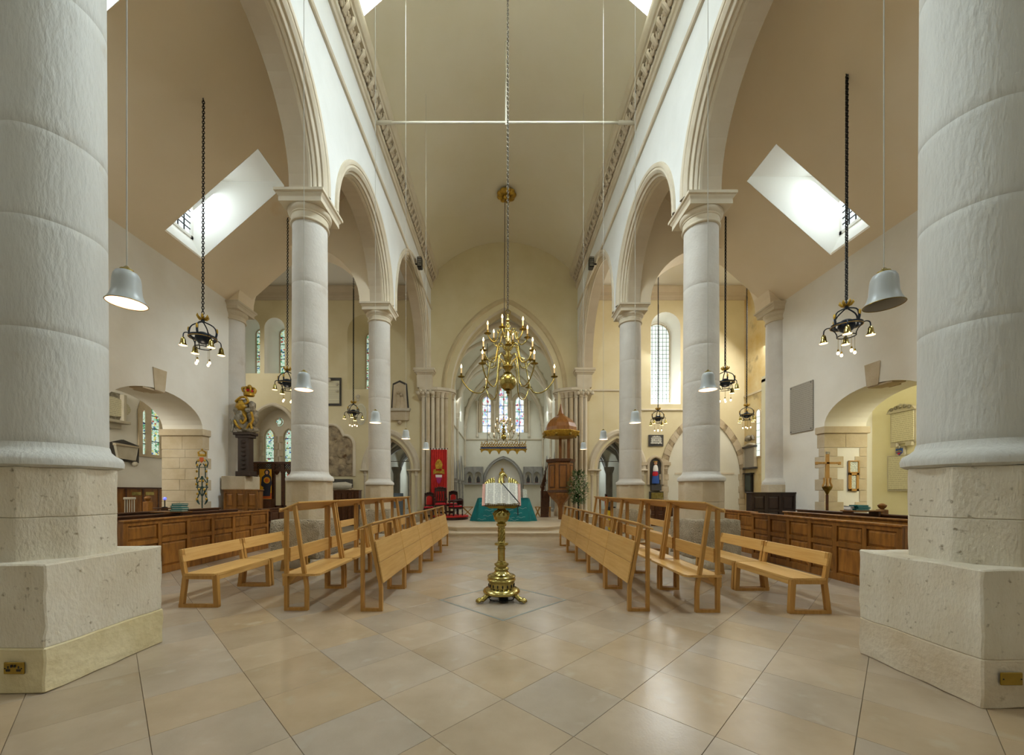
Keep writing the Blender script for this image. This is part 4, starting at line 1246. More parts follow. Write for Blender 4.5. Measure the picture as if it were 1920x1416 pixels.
def panel_box(x0, x1, y0, y1, z0, z1, label, m, n=3):
    t = thing('panelled_box', label, 'box', ((x0 + x1) / 2, y0, z0))
    MB().box(x0 + .02, x1 - .02, y0 + .02, y1, z0, z1 - .03).build('carcass', m, t)
    MB().box(x0 - .02, x1 + .02, y0 - .02, y1, z1 - .03, z1).build('top_board', m, t, bevel=.006)
    w = (x1 - x0) / n
    for k in range(n):
        a, b = x0 + k * w, x0 + (k + 1) * w
        fr = MB().box(a, a + .05, y0, y0 + .02, z0, z1 - .03).box(b - .05, b, y0, y0 + .02, z0, z1 - .03).box(a + .05, b - .05, y0, y0 + .02, z0, z0 + .08).box(a + .05, b - .05, y0, y0 + .02, z1 - .11, z1 - .03)
        fr.build('front_frame', m, t, bevel=.004)
        za = max(z0 + .08, z1 - .5)
        MB().box(a + .05, b - .05, y0, y0 + .02, za - .07, za).build('front_rail', m, t, bevel=.004)
        for c, d in ((za, z1 - .11), (z0 + .08, za - .07)):
            if d - c > .15:
                MB().hexa([(a + .065, y0 + .019, c + .015), (b - .065, y0 + .019, c + .015), (b - .065, y0 + .019, d - .015), (a + .065, y0 + .019, d - .015)], [(a + .1, y0 + .004, c + .05), (b - .1, y0 + .004, c + .05), (b - .1, y0 + .004, d - .05), (a + .1, y0 + .004, d - .05)]).build('panel', m, t)
    return t
panel_box(-8.06, -7.08, 11.3, 11.6, 0, 1.53, 'tall brown panelled pew box under the half column in the left aisle', M['pew'])
panel_box(7.18, 8.43, 11.3, 11.6, 0, 1.45, 'black panelled box under the half column in the right aisle', M['pew_b'])

# ------------------------------------------------------------------ brass eagle lectern and open book
LX, LY = -.02, DC
lec = thing('eagle_lectern', 'polished brass eagle lectern on lion feet in the middle of the aisle', 'lectern', (LX, LY, 0))
c = (LX, LY, 0)
MB().lathe([(0, .085), (.19, .085), (.225, .09), (.248, .105), (.252, .125), (.242, .145), (.225, .155), (.215, .165), (.19, .17), (.175, .18)], c, 48).build('base_disc', M['brass'], lec, .6)
MB().lathe([(.172, .178), (.172, .248), (.18, .253), (.18, .262), (.172, .266)], c, 48).build('pierced_drum', M['brass'], lec, .6)
mb = MB()
for k in range(16):
    a = 2 * PI * k / 16 + .1
    mb.ball((LX + .171 * math.cos(a), LY + .171 * math.sin(a), .21), .011, 8, 6, (1, 1, 2.2))
tag(mb.build('pierced_hole', M['black'], lec), kind='stuff')
MB().lathe([(.165, .264), (.188, .268), (.192, .285), (.18, .3), (.178, .305), (.188, .312), (.19, .33), (.17, .345), (.14, .352), (.12, .358)], c, 48).build('upper_disc', M['brass'], lec, .6)
MB().lathe([(.13, .356), (.108, .37), (.09, .395), (.088, .405), (.1, .415), (.104, .43), (.09, .44), (.078, .455), (.078, .465), (.096, .472), (.098, .492), (.082, .5), (.06, .512), (.062, .522), (.05, .532)], c, 40).build('neck_rings', M['brass'], lec, .6)
MB().lathe([(.049, .53), (.049, .685), (.055, .69), (.055, .705), (.048, .71), (.05, .735), (.08, .742), (.094, .755), (.094, .768), (.08, .78), (.055, .785), (.05, .795)], c, 40).build('lower_shaft', M['brass'], lec, .6)
mb = MB().lathe([(.04, .79), (.04, .985)], c, 24)
for k in range(7):
    mb.tube([(LX + .041 * math.cos(2 * PI * k / 7 + q * .32), LY + .041 * math.sin(2 * PI * k / 7 + q * .32), .79 + .0205 * q) for q in range(10)], .0105, 6)
mb.build('twisted_shaft', M['brass'], lec, .8)
MB().lathe([(.045, .98), (.052, .99), (.05, 1.0), (.065, 1.01), (.07, 1.03), (.062, 1.04), (.05, 1.045), (.06, 1.055), (.085, 1.07), (.1, 1.095), (.107, 1.13), (.104, 1.165), (.09, 1.2), (.07, 1.22), (.05, 1.235), (.05, 1.26), (.06, 1.275), (0, 1.28)], c, 40).build('globe', M['brass'], lec, .6)
mb = MB()
for k in range(10):
    a = 2 * PI * k / 10
    mb.ball((LX + .104 * math.cos(a), LY + .104 * math.sin(a), 1.165 - .0 * k), .016, 8, 5, (1, 1, 1.4))
    mb.tube([(LX + .104 * math.cos(a), LY + .104 * math.sin(a), 1.16), (LX + .1 * math.cos(a + .3), LY + .1 * math.sin(a + .3), 1.2), (LX + .085 * math.cos(a + .5), LY + .085 * math.sin(a + .5), 1.215)], .007, 5)
tag(mb.build('applied_leaf', M['brass_d'], lec, 1), kind='stuff')
for a in (-PI / 2 - 1.08, -PI / 2 + 1.08, PI / 2):      # lion feet
    d = Vector((math.cos(a), math.sin(a), 0))
    p = lambda r, z: (LX + d.x * r, LY + d.y * r, z)
    f = MB().tube([p(.16, .115), p(.2, .1), p(.235, .07), p(.262, .05), p(.295, .034)], [.038, .038, .033, .033, .035], 10)
    f.build('lion_leg', M['brass'], lec, .9)
    f = MB()
    for k in (-1.5, -.5, .5, 1.5):
        e = Vector((-d.y, d.x, 0)) * k * .021
        f.tube([(LX + d.x * .285 + e.x, LY + d.y * .285 + e.y, .036), (LX + d.x * .32 + e.x, LY + d.y * .32 + e.y, .044), (LX + d.x * .35 + e.x * 1.2, LY + d.y * .35 + e.y * 1.2, .026), (LX + d.x * .362 + e.x * 1.2, LY + d.y * .362 + e.y * 1.2, .009)], [.019, .021, .018, .006], 8)
    f.build('lion_paw', M['brass'], lec, .9)
mb = MB()
for k in range(5):
    a = 1.3 * k
    mb.tube([(LX + .17 * math.cos(a + q * .5), LY + .17 * math.sin(a + q * .5) - .03, .02 + .02 * abs(math.sin(q * 1.7 + k))) for q in range(6)], .006, 5)
mb.box(LX - .03, LX + .09, LY - .06, LY + .04, .005, .07)
mb.build('cable', M['black'], lec)
# reading ledge: a fretted rail sloping back
LB = LY - .08
mb = MB().box(LX - .215, LX + .235, LB - .03, LB + .0, 1.268, 1.276).box(LX - .215, LX + .235, LB - .03, LB - .022, 1.305, 1.313)
for k in range(16):
    x = LX - .212 + .0296 * k
    mb.box(x, x + .008, LB - .03, LB - .022, 1.27, 1.31)
for s in (-1, 1):
    mb.hexa([(LX + .01 - .17, LB - .01, 1.245), (LX + .01 + .17, LB - .01, 1.245), (LX + .01 + .17, LB + .12, 1.245), (LX + .01 - .17, LB + .12, 1.245)], [(LX - .2, LB - .03, 1.27), (LX + .22, LB - .03, 1.27), (LX + .22, LB + .14, 1.27), (LX - .2, LB + .14, 1.27)])
    break
mb.build('book_ledge', M['brass_d'], lec, bevel=0)
# eagle: spread wings behind the book, head turned
ang = .62
def sl(x, d, h):        # point on the sloping desk: across, up the slope, out of it
    return (LX + x, LB + .0 + d * math.sin(ang) - h * math.cos(ang) * 0 + h * -.0, 1.275 + d * math.cos(ang) + h)
for s in (-1, 1):
    wing = [(.02, .02), (.10, .30), (.09, .42), (.125, .485), (.18, .475), (.225, .43), (.255, .37), (.25, .2), (.2, .05)]
    f = [sl(s * x, d, -.01) for x, d in wing]
    b = [(p[0], p[1] + .035, p[2] - .005) for p in f]
    MB().hexa(f, b).build('wing', M['brass'], lec, bevel=.008)
    for k in range(5):
        pts = [sl(s * (.10 + .03 * k), .34, -.005), sl(s * (.105 + .031 * k), .42 - .008 * k, -.004), sl(s * (.11 + .033 * k), .49 - .007 * k * k, -.006)]
        MB().tube(pts, [.014, .017, .006], 7).build('feather', M['brass'], lec, 1)
MB().tube([sl(.0, .18, -.06), sl(-.005, .34, -.03), sl(-.012, .44, -.0), sl(.0, .49, .015), sl(.03, .515, .018)], [.05, .05, .038, .032, .026], 12).build('eagle_neck', M['brass'], lec, 1)
MB().tube([sl(.025, .512, .018), sl(.05, .512, .018), sl(.07, .495, .012), sl(.075, .472, .0)], [.026, .02, .013, .003], 10).build('eagle_beak', M['brass'], lec, 1)
MB().tube([sl(0, .1, -.09), (LX, LY, 1.26)], [.06, .045], 12).build('eagle_body', M['brass'], lec, 1)

bk = thing('open_book', 'large open book with black ribbon lying on the brass lectern', 'book', sl(0, 0, 0))
def sheet(x0, x1, d0, d1, th, h0, h1, m, name, n=8, curve=0, parent=None):
    f, b = [], []
    rows = []
    for i in range(n + 1):
        u = i / n
        x = x0 + (x1 - x0) * u
        hgt = h0 + (h1 - h0) * u + curve * math.sin(PI * min(1, u * 1.0)) 
        rows.append((x, hgt))
    top0 = [sl(x, d0, h) for x, h in rows]; top1 = [sl(x, d1, h) for x, h in rows]
    bo0 = [sl(x, d0, -.0) for x, h in rows]; bo1 = [sl(x, d1, -.0) for x, h in rows]
    # offset toward the reader
    off = lambda p, k: (p[0], p[1] - k * math.cos(ang), p[2] + k * math.sin(ang))
    r = lambda pts, hs: [off(p, h) for p, h in zip(pts, hs)]
    base0 = [sl(x, d0, 0) for x, h in rows]; base1 = [sl(x, d1, 0) for x, h in rows]
    hs = [h for x, h in rows]
    ring = [r(base0, hs), r(base1, hs), r(base1, [th] * (n + 1)), r(base0, [th] * (n + 1)), r(base0, hs)]
    mb = MB().loft(ring, False)
    mb.add(r(base0, hs) + r(base0, [th] * (n + 1)), [(i, i + 1, n + 2 + i, n + 1 + i) for i in range(n)])
    return mb.build(name, m, parent, .6)
sheet(-.262, .262, .0, .365, .003, .009, .009, M['redcover'], 'cover', parent=bk)
for s in (-1, 1):
    sheet(s * .262, s * .2, .004, .36, .009, .012, .016, M['pink'], 'endpaper', parent=bk)
    sheet(s * .0, s * .222, .004, .355, .01, .03, .024, M['page'], 'page_block', 10, .022, parent=bk)
MB().tube([(LX - .012 + .25 * t, LB - .055 + (.36 - .42 * t) * math.sin(ang) + .0, 1.315 + (.36 - .36 * t) * math.cos(ang)) for t in [k / 8 for k in range(9)]] + [(LX + .215, LB - .07, 1.26), (LX + .218, LB - .075, 1.16)], .007, 6).build('ribbon', M['ribbon'], bk, 1)

# ------------------------------------------------------------------ chandeliers
def link_chain(x, y, z0, z1, R=.03, r=.007, lean=0):
    mb = MB()
    p = R * 1.55
    n = int((z1 - z0) / p) + 1
    for k in range(n):
        l = MB()
        pts = [(R * .62 * math.cos(a), 0, R * math.sin(a)) for a in [2 * PI * i / 10 for i in range(11)]]
        l.tube(pts, r, 5, False)
        l.xf(Matrix.Translation((x + lean * k / n, y, z0 + p * k)) @ Matrix.Rotation((k % 2) * PI / 2 + .4, 4, 'Z'))
        mb.add(l.v, l.f)
    return mb
def bez(pts, n=20):
    """smooth curve through control points (Catmull-Rom)"""
    P = [Vector(p) for p in pts]
    P = [P[0]] + P + [P[-1]]
    out = []
    m_ = len(P) - 3
    for i in range(m_):
        for k in range(max(2, n // m_)):
            t = k / max(2, n // m_)
            a, b, c_, d = P[i:i + 4]
            out.append(.5 * ((2 * b) + (-a + c_) * t + (2 * a - 5 * b + 4 * c_ - d) * t * t + (-a + 3 * b - 3 * c_ + d) * t ** 3))
    out.append(P[-2])
    return out
def chandelier(x, y, zb, k, label, chain_top, tiers, nseg=20):
    t = thing('brass_chandelier', label, 'chandelier', (x, y, zb))
    o = (x, y, zb)
    q = lambda prof: [(r * k, z * k) for r, z in prof]
    MB().lathe(q([(0, -.30), (.012, -.29), (.02, -.27), (.012, -.25), (.03, -.235), (.05, -.225), (.03, -.21), (.035, -.19), (.075, -.175)]), o, 20).build('drop_finial', M['brass_d'], t, .8)
    MB().ball(o, .178 * k, 32, 20).build('globe', M['brass'], t, 1)
    MB().lathe(q([(.075, .16), (.09, .175), (.05, .2), (.06, .24), (.1, .27), (.12, .3), (.1, .33), (.06, .35), (.05, .4), (.07, .45), (.085, .5), (.07, .56), (.045, .6), (.05, .63), (.09, .66), (.095, .7), (.05, .74), (.04, .8), (.055, .85), (.04, .9), (.03, .95), (.06, 1.0), (.068, 1.04), (.045, 1.08), (.03, 1.1), (.05, 1.14), (.04, 1.19), (.02, 1.22), (.045, 1.25), (.03, 1.28), (.015, 1.33), (.015, 1.38)]), o, 24).build('baluster', M['brass'], t, .8)
    MB().ring(.05 * k, .01 * k, (0, 0, 0), 16, 6).xf(Matrix.Translation((x, y, zb + 1.42 * k)) @ Matrix.Rotation(PI / 2, 4, 'X')).build('hanging_ring', M['brass_d'], t, 1)
    for R, ze, zc, a0, n, c in tiers:
        for i in range(n):
            a = a0 + 2 * PI * i / n
            d = (math.cos(a), math.sin(a))
            f = lambda r, z: (x + d[0] * r * k, y + d[1] * r * k, zb + z * k)
            w = R
            pts = [f(.06, zc), f(.10 + .02 * w, zc + .15 * w), f(.20 * w + .06, zc + .22 * w), f(.32 * w + .06, zc + .06 * w), f(.42 * w + .05, ze - .22 * w), f(.60 * w + .03, ze - .34 * w), f(.82 * w, ze - .27 * w), f(.96 * w, ze - .10 * w), f(w, ze)]
            arm = MB().tube(bez(pts, nseg), .0135 * k, 7).build('arm', M['brass'], t, 1)
            sc = MB().tube(bez([f(.20 * w + .08, zc + .2 * w), f(.30 * w + .1, zc + .16 * w), f(.3 * w + .08, zc + .02), f(.22 * w + .08, zc + .03), f(.24 * w + .07, zc + .09)], 10), .007 * k, 5).build('scroll', M['brass'], arm, 1)
            e = f(w, ze)
            MB().lathe(q([(0, -.01), (.02, -.008), (.06, .004), (.073, .014), (.073, .018), (.055, .016), (.02, .012), (.014, .03), (.02, .038), (.02, .075), (.024, .08), (.018, .085)]), e, 18).build('drip_pan', M['brass_d'], arm, .8)
            MB().lathe(q([(.0145, .08), (.0145, .19), (0, .19)]), e, 10).build('candle', M['candle'], arm, .6)
            MB().lathe(q([(.009, .19), (.017, .212), (.015, .232), (.007, .255), (0, .275)]), e, 10).build('bulb', M['flame'], arm, 1)
    if chain_top:
        link_chain(x, y, zb + 1.46 * k, chain_top).build('chain', M['chain'], t, 1)
    return t
chandelier(.10, 8.0, 3.71, 1.0, 'great three-tier brass chandelier with lit candles over the nave', 13.2,
           [(.95, .09, .30, PI / 2 * 0, 6, 0), (.56, .53, .64, PI / 6, 6, 0), (.42, .93, .96, 0.25, 6, 0)])
chandelier(.03, 15.4, 3.62, .62, 'small brass chandelier with lit candles hung before the chancel arch', 0,
           [(.95, .09, .30, .2, 6, 0), (.6, .53, .64, PI / 6, 6, 0), (.42, .93, .96, .1, 6, 0)], 14)
rod = MB().tube([(.03, 15.4, 4.5), (.08, 15.4, 13.25)], .013, 6).build('chandelier_rod', M['chairwood'])
tag(rod, 'thin dark rod from the gilded ceiling boss down to the small chandelier', 'rod')
rose = thing('ceiling_boss', 'gilded leafy ceiling boss on the crown of the nave vault', 'ceiling boss', (.14, 15.4, 13.18))
for k in range(9):
    a = 2 * PI * k / 9
    MB().ball((.14 + .25 * math.cos(a), 15.4 + .25 * math.sin(a), 13.12), .14, 10, 7, (1, 1, .7)).build('gilt_leaf', M['gold'], rose, 1)
MB().ball((.14, 15.4, 13.05), .14, 12, 8).ring(.2, .05, (.14, 15.4, 13.1), 16, 6).build('boss_centre', M['gold'], rose, 1)
point('chandelier_glow', (.10, 7.2, 4.6), 26, (1, .75, .45), .25)
point('small_chandelier_glow', (.03, 14.9, 4.4), 14, (1, .75, .45), .2)

# tie rod across the nave with its hanger
tr = thing('tie_rod', 'white iron tie rod across the nave under the vault, with central hanger', 'tie rod', (.06, 10.25, 11.1))
MB().tube([(-3.35, 10.25, 11.12), (3.48, 10.25, 11.12)], .03, 8).build('rod', M['rod_white'], tr, 1)
for s in (-1, 1):
    MB().tube([(.06 + s * 3.4, 10.25, 11.12), (.06 + s * 2.95, 10.25, 11.12)], .05, 10).build('end_sleeve', M['rod_white'], tr, 1)
MB().tube([(.08, 10.25, 11.05), (.08, 10.25, 13.24)], .022, 8).build('hanger', M['rod_white'], tr, 1)

# ------------------------------------------------------------------ white bell pendants
def pendant(lit):
    t = thing('bell_pendant', 'x', 'pendant lamp')
    MB().lathe([(.104, -.205), (.1, -.2), (.083, -.165), (.074, -.13), (.070, -.06), (.066, -.035), (.056, -.014), (.036, -.002), (0, 0)], (0, 0, 0), 36).build('shade', M['enamel'], t, .9)
    MB().lathe([(.1, -.203), (.08, -.165), (.071, -.13), (.066, -.06), (.05, -.02), (0, -.01)], (0, 0, 0), 28).build('inner_shade', M['enamel_in'] if lit else M['enamel_off'], t, .9)
    MB().ring(.102, .0028, (0, 0, -.204), 36, 6).build('rim', M['brass_d'], t, 1)
    MB().lathe([(.034, -.002), (.034, .008), (.022, .013), (.012, .026), (.008, .03), (0, .03)], (0, 0, 0), 20).build('brass_cap', M['brass'], t, .6)
    MB().tube([(0, 0, .03), (0, 0, 9.77)], .004, 6).build('cord', M['cord'], t, 1)
    return t
pl, po = pendant(True), pendant(False)
PZ = 2.86
for s, pts in ((-1, [(-2.37, 2.47), (-2.32, 4.57), (-2.20, 6.76), (-2.18, 8.8), (-2.16, 11.0)]), (1, [(2.42, 2.49), (2.39, 4.57), (2.28, 6.76), (2.28, 8.9), (2.26, 11.0)])):
    for k, (x, y) in enumerate(pts):
        off = s > 0 and k == 0
        side = 'left' if s < 0 else 'right'
        lab = ('big unlit white bell pendant nearest the camera on the right' if off else '%s lit white bell pendant from the camera on the %s side of the nave' % (ORD[k], side))
        o = place(po if off else pl, (x, y, PZ), 0, lab, 'white bell pendants', off or (s < 0 and k == 0))
        if not off:
            point('pendant_glow', (x, y, PZ - .2), 1.1, (1, .78, .55), .05)

# ------------------------------------------------------------------ iron aisle lanterns
def lantern():
    t = thing('iron_lantern', 'x', 'hanging light')
    lf = MB()
    for k in range(6):
        a = 2 * PI * k / 6
        lf.tube([(.02 * math.cos(a), .02 * math.sin(a), -.07), (.06 * math.cos(a), .06 * math.sin(a), -.06), (.095 * math.cos(a), .095 * math.sin(a), -.02), (.09 * math.cos(a), .09 * math.sin(a), .02)], [.015, .026, .022, .006], 6)
    lf.build('leaf_crown', M['gold'], t, 1)
    MB().lathe([(0, -.14), (.03, -.13), (.035, -.1), (.02, -.08), (.03, -.05), (.02, 0), (0, .04)], (0, 0, 0), 12).build('hub', M['iron'], t, .8)
    for k in range(4):
        a = 2 * PI * k / 4 + PI / 4
        d = (math.cos(a), math.sin(a))
        f = lambda r, z: (d[0] * r, d[1] * r, z)
        MB().tube(bez([f(.02, -.12), f(.09, -.15), f(.18, -.20), f(.23, -.28), f(.235, -.36), f(.215, -.43)], 12), [.012] * 6 + [.02] * 5 + [.014] * (len(bez([f(.02, -.12), f(.09, -.15), f(.18, -.20), f(.23, -.28), f(.235, -.36), f(.215, -.43)], 12)) - 11), 6).build('crown_bar', M['iron'], t, 1)
        MB().ball(f(.243, -.29), .03, 8, 6, (.7, .7, 1.8)).build('gilt_leaf', M['gold'], t, 1)
    MB().lathe([(.19, -.45), (.235, -.45), (.235, -.41), (.19, -.41), (.19, -.45)], (0, 0, 0), 32).build('ring', M['iron'], t, .5)
    MB().ring(.236, .005, (0, 0, -.45), 32, 5).build('gilt_edge', M['gold'], t, 1)
    MB().ball((0, 0, -.44), .13, 24, 12, (1, 1, .95)).build('bowl', M['iron'], t, 1)
    MB().ring(.135, .010, (0, 0, -.63), 24, 6).build('lower_ring', M['black'], t, 1)
    for k in range(4):
        a = 2 * PI * k / 4
        d = (math.cos(a), math.sin(a))
        f = lambda r, z: (d[0] * r, d[1] * r, z)
        MB().tube([f(.22, -.45), f(.16, -.52), f(.135, -.58), f(.135, -.64)], .009, 6).build('stay', M['black'], t, 1)
        arm = MB().tube(bez([f(.22, -.43), f(.27, -.42), f(.315, -.45), f(.325, -.52)], 9), .010, 6).build('lamp_arm', M['iron'], t, 1)
        MB().lathe([(.07, -.69), (.064, -.68), (.048, -.645), (.042, -.59), (.036, -.56), (.018, -.53), (0, -.51)], f(.325, 0), 18).build('bell_shade', M['brass'], arm, .8)
        MB().lathe([(.066, -.688), (.044, -.645), (0, -.62)], f(.325, 0), 14).build('shade_inside', M['bellglow'], arm, .8)
    for k in range(4):
        a = 2 * PI * k / 4 + .5
        p = (.135 * math.cos(a), .135 * math.sin(a))
        st = MB().tube([(p[0], p[1], -.63), (p[0], p[1], -.87)], .003, 5).build('bulb_flex', M['brass_d'], t)
        MB().lathe([(0, -.86), (.012, -.865), (.014, -.9), (.01, -.905)], (p[0], p[1], 0), 10).build('bulb_holder', M['brass_d'], st, .8)
        MB().ball((p[0], p[1], -.935), .023, 12, 8, (1, 1, 1.3)).build('bulb', M['bulb'], st, 1)
    return t
lan0 = lantern()
LZ = 4.95
for k, (x, y, ztop, lab, rot) in enumerate([
        (-5.94, 7.76, 14.46 - .88 * 5.94, 'black iron ring lantern with brass bells in the left aisle, nearest on that side', 1.05),
        (-6.05, 11.0, 14.46 - .88 * 6.05, 'iron lantern half hidden by the second left column', .9),
        (-5.76, 15.1, 12.5, 'small iron lantern in the left transept before the painted tomb recess', .2),
        (6.30, 7.19, 14.64 - .88 * 6.30, 'black iron ring lantern with brass bells in the right aisle, nearest on that side', -.68),
        (6.22, 10.97, 14.64 - .88 * 6.22, 'iron lantern half hidden by the second right column', .5),
        (6.45, 16.3, 12.4, 'small iron lantern in the right transept before the tall clear window', .7),
        (9.7, 15.6, 12.5, 'small iron lantern in the right transept near the stained corner', .3)]):
    o = place(lan0, (x, y, LZ), rot, lab, 'iron ring lanterns', k == 0)
    link_chain(x, y, LZ + .06, ztop, .032, .008, .012).build('chain', M['black'], o, 1, world=False)
    ch = o.children[-1]
    for c_ in o.children:
        if c_.name.startswith('chain'):
            me = c_.data
            if me.vertices[0].co.z > 2:      # bring world coordinates into the lantern's own frame
                for v in me.vertices:
                    v.co = Matrix.Rotation(-rot, 3, 'Z') @ (v.co - Vector((x, y, LZ)))
    if k in (0, 1, 3, 4):
        point('lantern_glow', (x, y, LZ - 1.05), 14, (1, .75, .48), .15)
    else:
        point('lantern_glow', (x, y, LZ - 1.05), 5, (1, .75, .48), .15)

# ------------------------------------------------------------------ altar, hanging crown, things before the chancel
al = thing('altar', 'altar under a teal frontal with silver waves on the stepped platform', 'altar', (.03, 16.0, .27))
AX0, AX1 = -.98, 1.02
top, bot = 1.20, .272
fr = MB()
nn = 24
for y0, y1, xa, xb in ((15.72, 15.78, AX0, AX1),):
    pass
ringt = [(AX0, 15.80), (AX1, 15.80), (AX1, 16.5), (AX0, 16.5)]
ringb = [(-1.0, 15.74), (1.05, 15.74), (1.08, 16.55), (-1.02, 16.55)]
MB().hexa([(x, y, bot) for x, y in ringb], [(x, y, top) for x, y in ringt]).build('frontal_cloth', M['teal'], al, bevel=.01)
for s in (-1, 1):          # cloth falling in a splayed fold at each end
    rows = []
    for k in range(13):
        u = k / 12
        z = top - (top - bot) * u
        row = []
        for j in range(9):
            v = j / 8
            spread = (.06 + .34 * u) * v
            x = (AX1 if s > 0 else AX0) + s * spread + s * .015 * math.sin(v * 9 + 1) * u
            y = 15.78 + .30 * v - .05 * math.sin(v * 10) * u
            row.append((x, y, z))
        rows.append(row)
    MB().loft(rows, False).build('splayed_fold', M['teal'], al, 1)
MB().box(AX0 - .02, AX1 + .02, 15.78, 16.52, 1.2, 1.215).build('altar_cloth', M['teal'], al)
rw = random.Random(3)
wavs = [(-.75, 1.0), (-.55, .72), (-.62, .5), (-.3, .62), (-.2, .38), (.1, .52), (.25, .72), (.3, .42), (.55, .98), (.6, .6), (.72, .44), (-.85, .36), (-.35, .9), (.1, .9), (.78, .8), (.45, .33)]
for x, z in wavs:
    y = 15.735 - (bot - z) * .06
    pts = [(x - .17 + .34 * t, y - .006, z + .02 * math.sin(t * 9)) for t in [k / 12 for k in range(13)]]
    MB().tube(pts, .006, 5).build('embroidered_wave', M['wave'], al, 1)
cd = thing('service_card', 'upright cream card standing on the right of the teal altar', 'card', (.9, 15.95, 1.215))
MB().hexa([(.82, 15.9, 1.215), (.99, 15.9, 1.215), (.99, 15.92, 1.215), (.82, 15.92, 1.215)], [(.80, 15.96, 1.58), (.97, 15.96, 1.55), (.97, 15.975, 1.55), (.80, 15.975, 1.58)]).build('card_sheet', M['notice'], cd)
for x in (.84, .97):
    MB().box(x - .006, x + .006, 15.92, 16.0, 1.215, 1.24).build('card_foot', M['brass'], cd)

cor = thing('hanging_crown', 'gilded hanging crown beam with cresting, on two rods in the chancel', 'corona', (.05, 22, 3.9))
CY = 22.0
x0, x1 = -1.24, 1.30
MB().box(x0, x1, CY - .12, CY + .12, 3.87, 3.95).build('blue_band', M['blue'], cor)
MB().box(x0 - .03, x1 + .03, CY - .15, CY + .15, 3.95, 3.99).build('gilt_rail', M['gold'], cor, bevel=.01)
MB().box(x0 - .05, x1 + .05, CY - .16, CY + .16, 3.82, 3.87).build('gilt_rail', M['gold'], cor, bevel=.01)
for k in range(5):          # arched valance with pointed drops
    a, b = x0 + (x1 - x0) * k / 5, x0 + (x1 - x0) * (k + 1) / 5
    MB().prism([(a, 3.82), (a, 3.54 if 0 < k else 3.72), (a + .05, 3.62)] + semi((a + b) / 2, (b - a) / 2 - .06, 3.64, 8, .13) + [(b - .05, 3.62), (b, 3.54 if k < 4 else 3.72), (b, 3.82)], CY - .15, CY - .08, XZ).build('valance_arch', M['gold'], cor)
n = 18
for k in range(n):
    x = x0 + (x1 - x0) * (k + .5) / n
    big = k % 4 in (1, 2)
    MB().ring(.055, .022, (0, 0, 0), 14, 6).xf(Matrix.Translation((x, CY - .12, 4.07)) @ Matrix.Rotation(PI / 2, 4, 'X')).build('cresting_scroll', M['gold'], cor, 1)
    MB().tube(bez([(x - .06, CY - .12, 4.1), (x + .02, CY - .12, 4.2), (x + (.05 if k % 2 else -.05), CY - .12, 4.30 if big else 4.24)], 6), .024, 6).build('cresting_leaf', M['gold'], cor, 1)
for x in (-.87, .93):
    MB().tube([(x, CY, 3.9), (x, CY, 9.95)], .016, 6).build('rod', M['black'], cor)
# gilded statue on the altar at the far end
stt = thing('gilded_figure', 'small gilded figure on a stand in the arched recess at the far end', 'statue', (-.05, 29.3, 2.0))
MB().lathe([(.2, 1.2), (.2, 2.2), (.14, 2.3), (.12, 2.4), (.17, 2.5), (.16, 2.7), (.12, 2.95), (.07, 3.02), (.05, 3.05)], (-.05, 29.3, 0), 14).build('robe', M['gold'], stt, 1)
MB().ball((-.05, 29.3, 3.14), .1, 12, 8).build('head', M['gold'], stt, 1)
for s in (-1, 1):
    MB().tube([(-.05 + s * .12, 29.28, 2.92), (-.05 + s * .22, 29.2, 2.72), (-.05 + s * .12, 29.12, 2.72)], [.06, .05, .04], 8).build('arm', M['gold'], stt, 1)
k = 0
for s in (-1, 1):
    x0, x1 = (-2.85, -1.46) if s < 0 else (1.5, 2.9)
    for c in ([x0 + .4, x0 + 1.02] if s < 0 else [x0 + .36, x0 + .98]):
        t = thing('niche_figure', 'dark little figure in the %s niche from the left of the far altar wall' % ORD[k], 'statue', (c, Ye - .1, 2.07), 'figures in the altar wall niches')
        MB().lathe([(.12, 2.07), (.11, 2.2), (.12, 2.4), (.08, 2.52), (.04, 2.58)], (c, Ye - .1, 0), 10).build('robe', M['slatey'], t, 1)
        MB().ball((c, Ye - .1, 2.64), .065, 8, 6).build('head', M['silver'], t, 1)
        MB().box(c - .12, c + .12, Ye - .2, Ye - .02, 2.07, 2.15).build('red_cushion', M['crimson'], t, bevel=.02)
        k += 1

# pulpit
PX, PY = 2.50, 17.0
pu = thing('pulpit', 'hexagonal oak pulpit with sounding board by the right chancel pier', 'pulpit', (PX, PY, .27))
def hexring(r, z, a0=PI / 6):
    return [(PX + r * math.cos(a0 + k * PI / 3), PY + r * math.sin(a0 + k * PI / 3), z) for k in range(6)]
A0 = 0.05
MB().loft([hexring(.1, .27, A0), hexring(.1, .75, A0), hexring(.16, .95, A0), hexring(.38, 1.15, A0), hexring(.53, 1.35, A0), hexring(.56, 1.44, A0)], True, True).build('stem', M['pulpit'], pu)
MB().loft([hexring(.54, 1.44, A0), hexring(.54, 2.72, A0)], True, True).build('drum', M['pulpit'], pu)
MB().loft([hexring(.56, 2.70, A0), hexring(.63, 2.76, A0), hexring(.64, 2.86, A0), hexring(.58, 2.87, A0)], True, True).loft([hexring(.56, 1.42, A0), hexring(.6, 1.46, A0), hexring(.57, 1.54, A0)], True).build('cornice', M['pew_d'], pu)
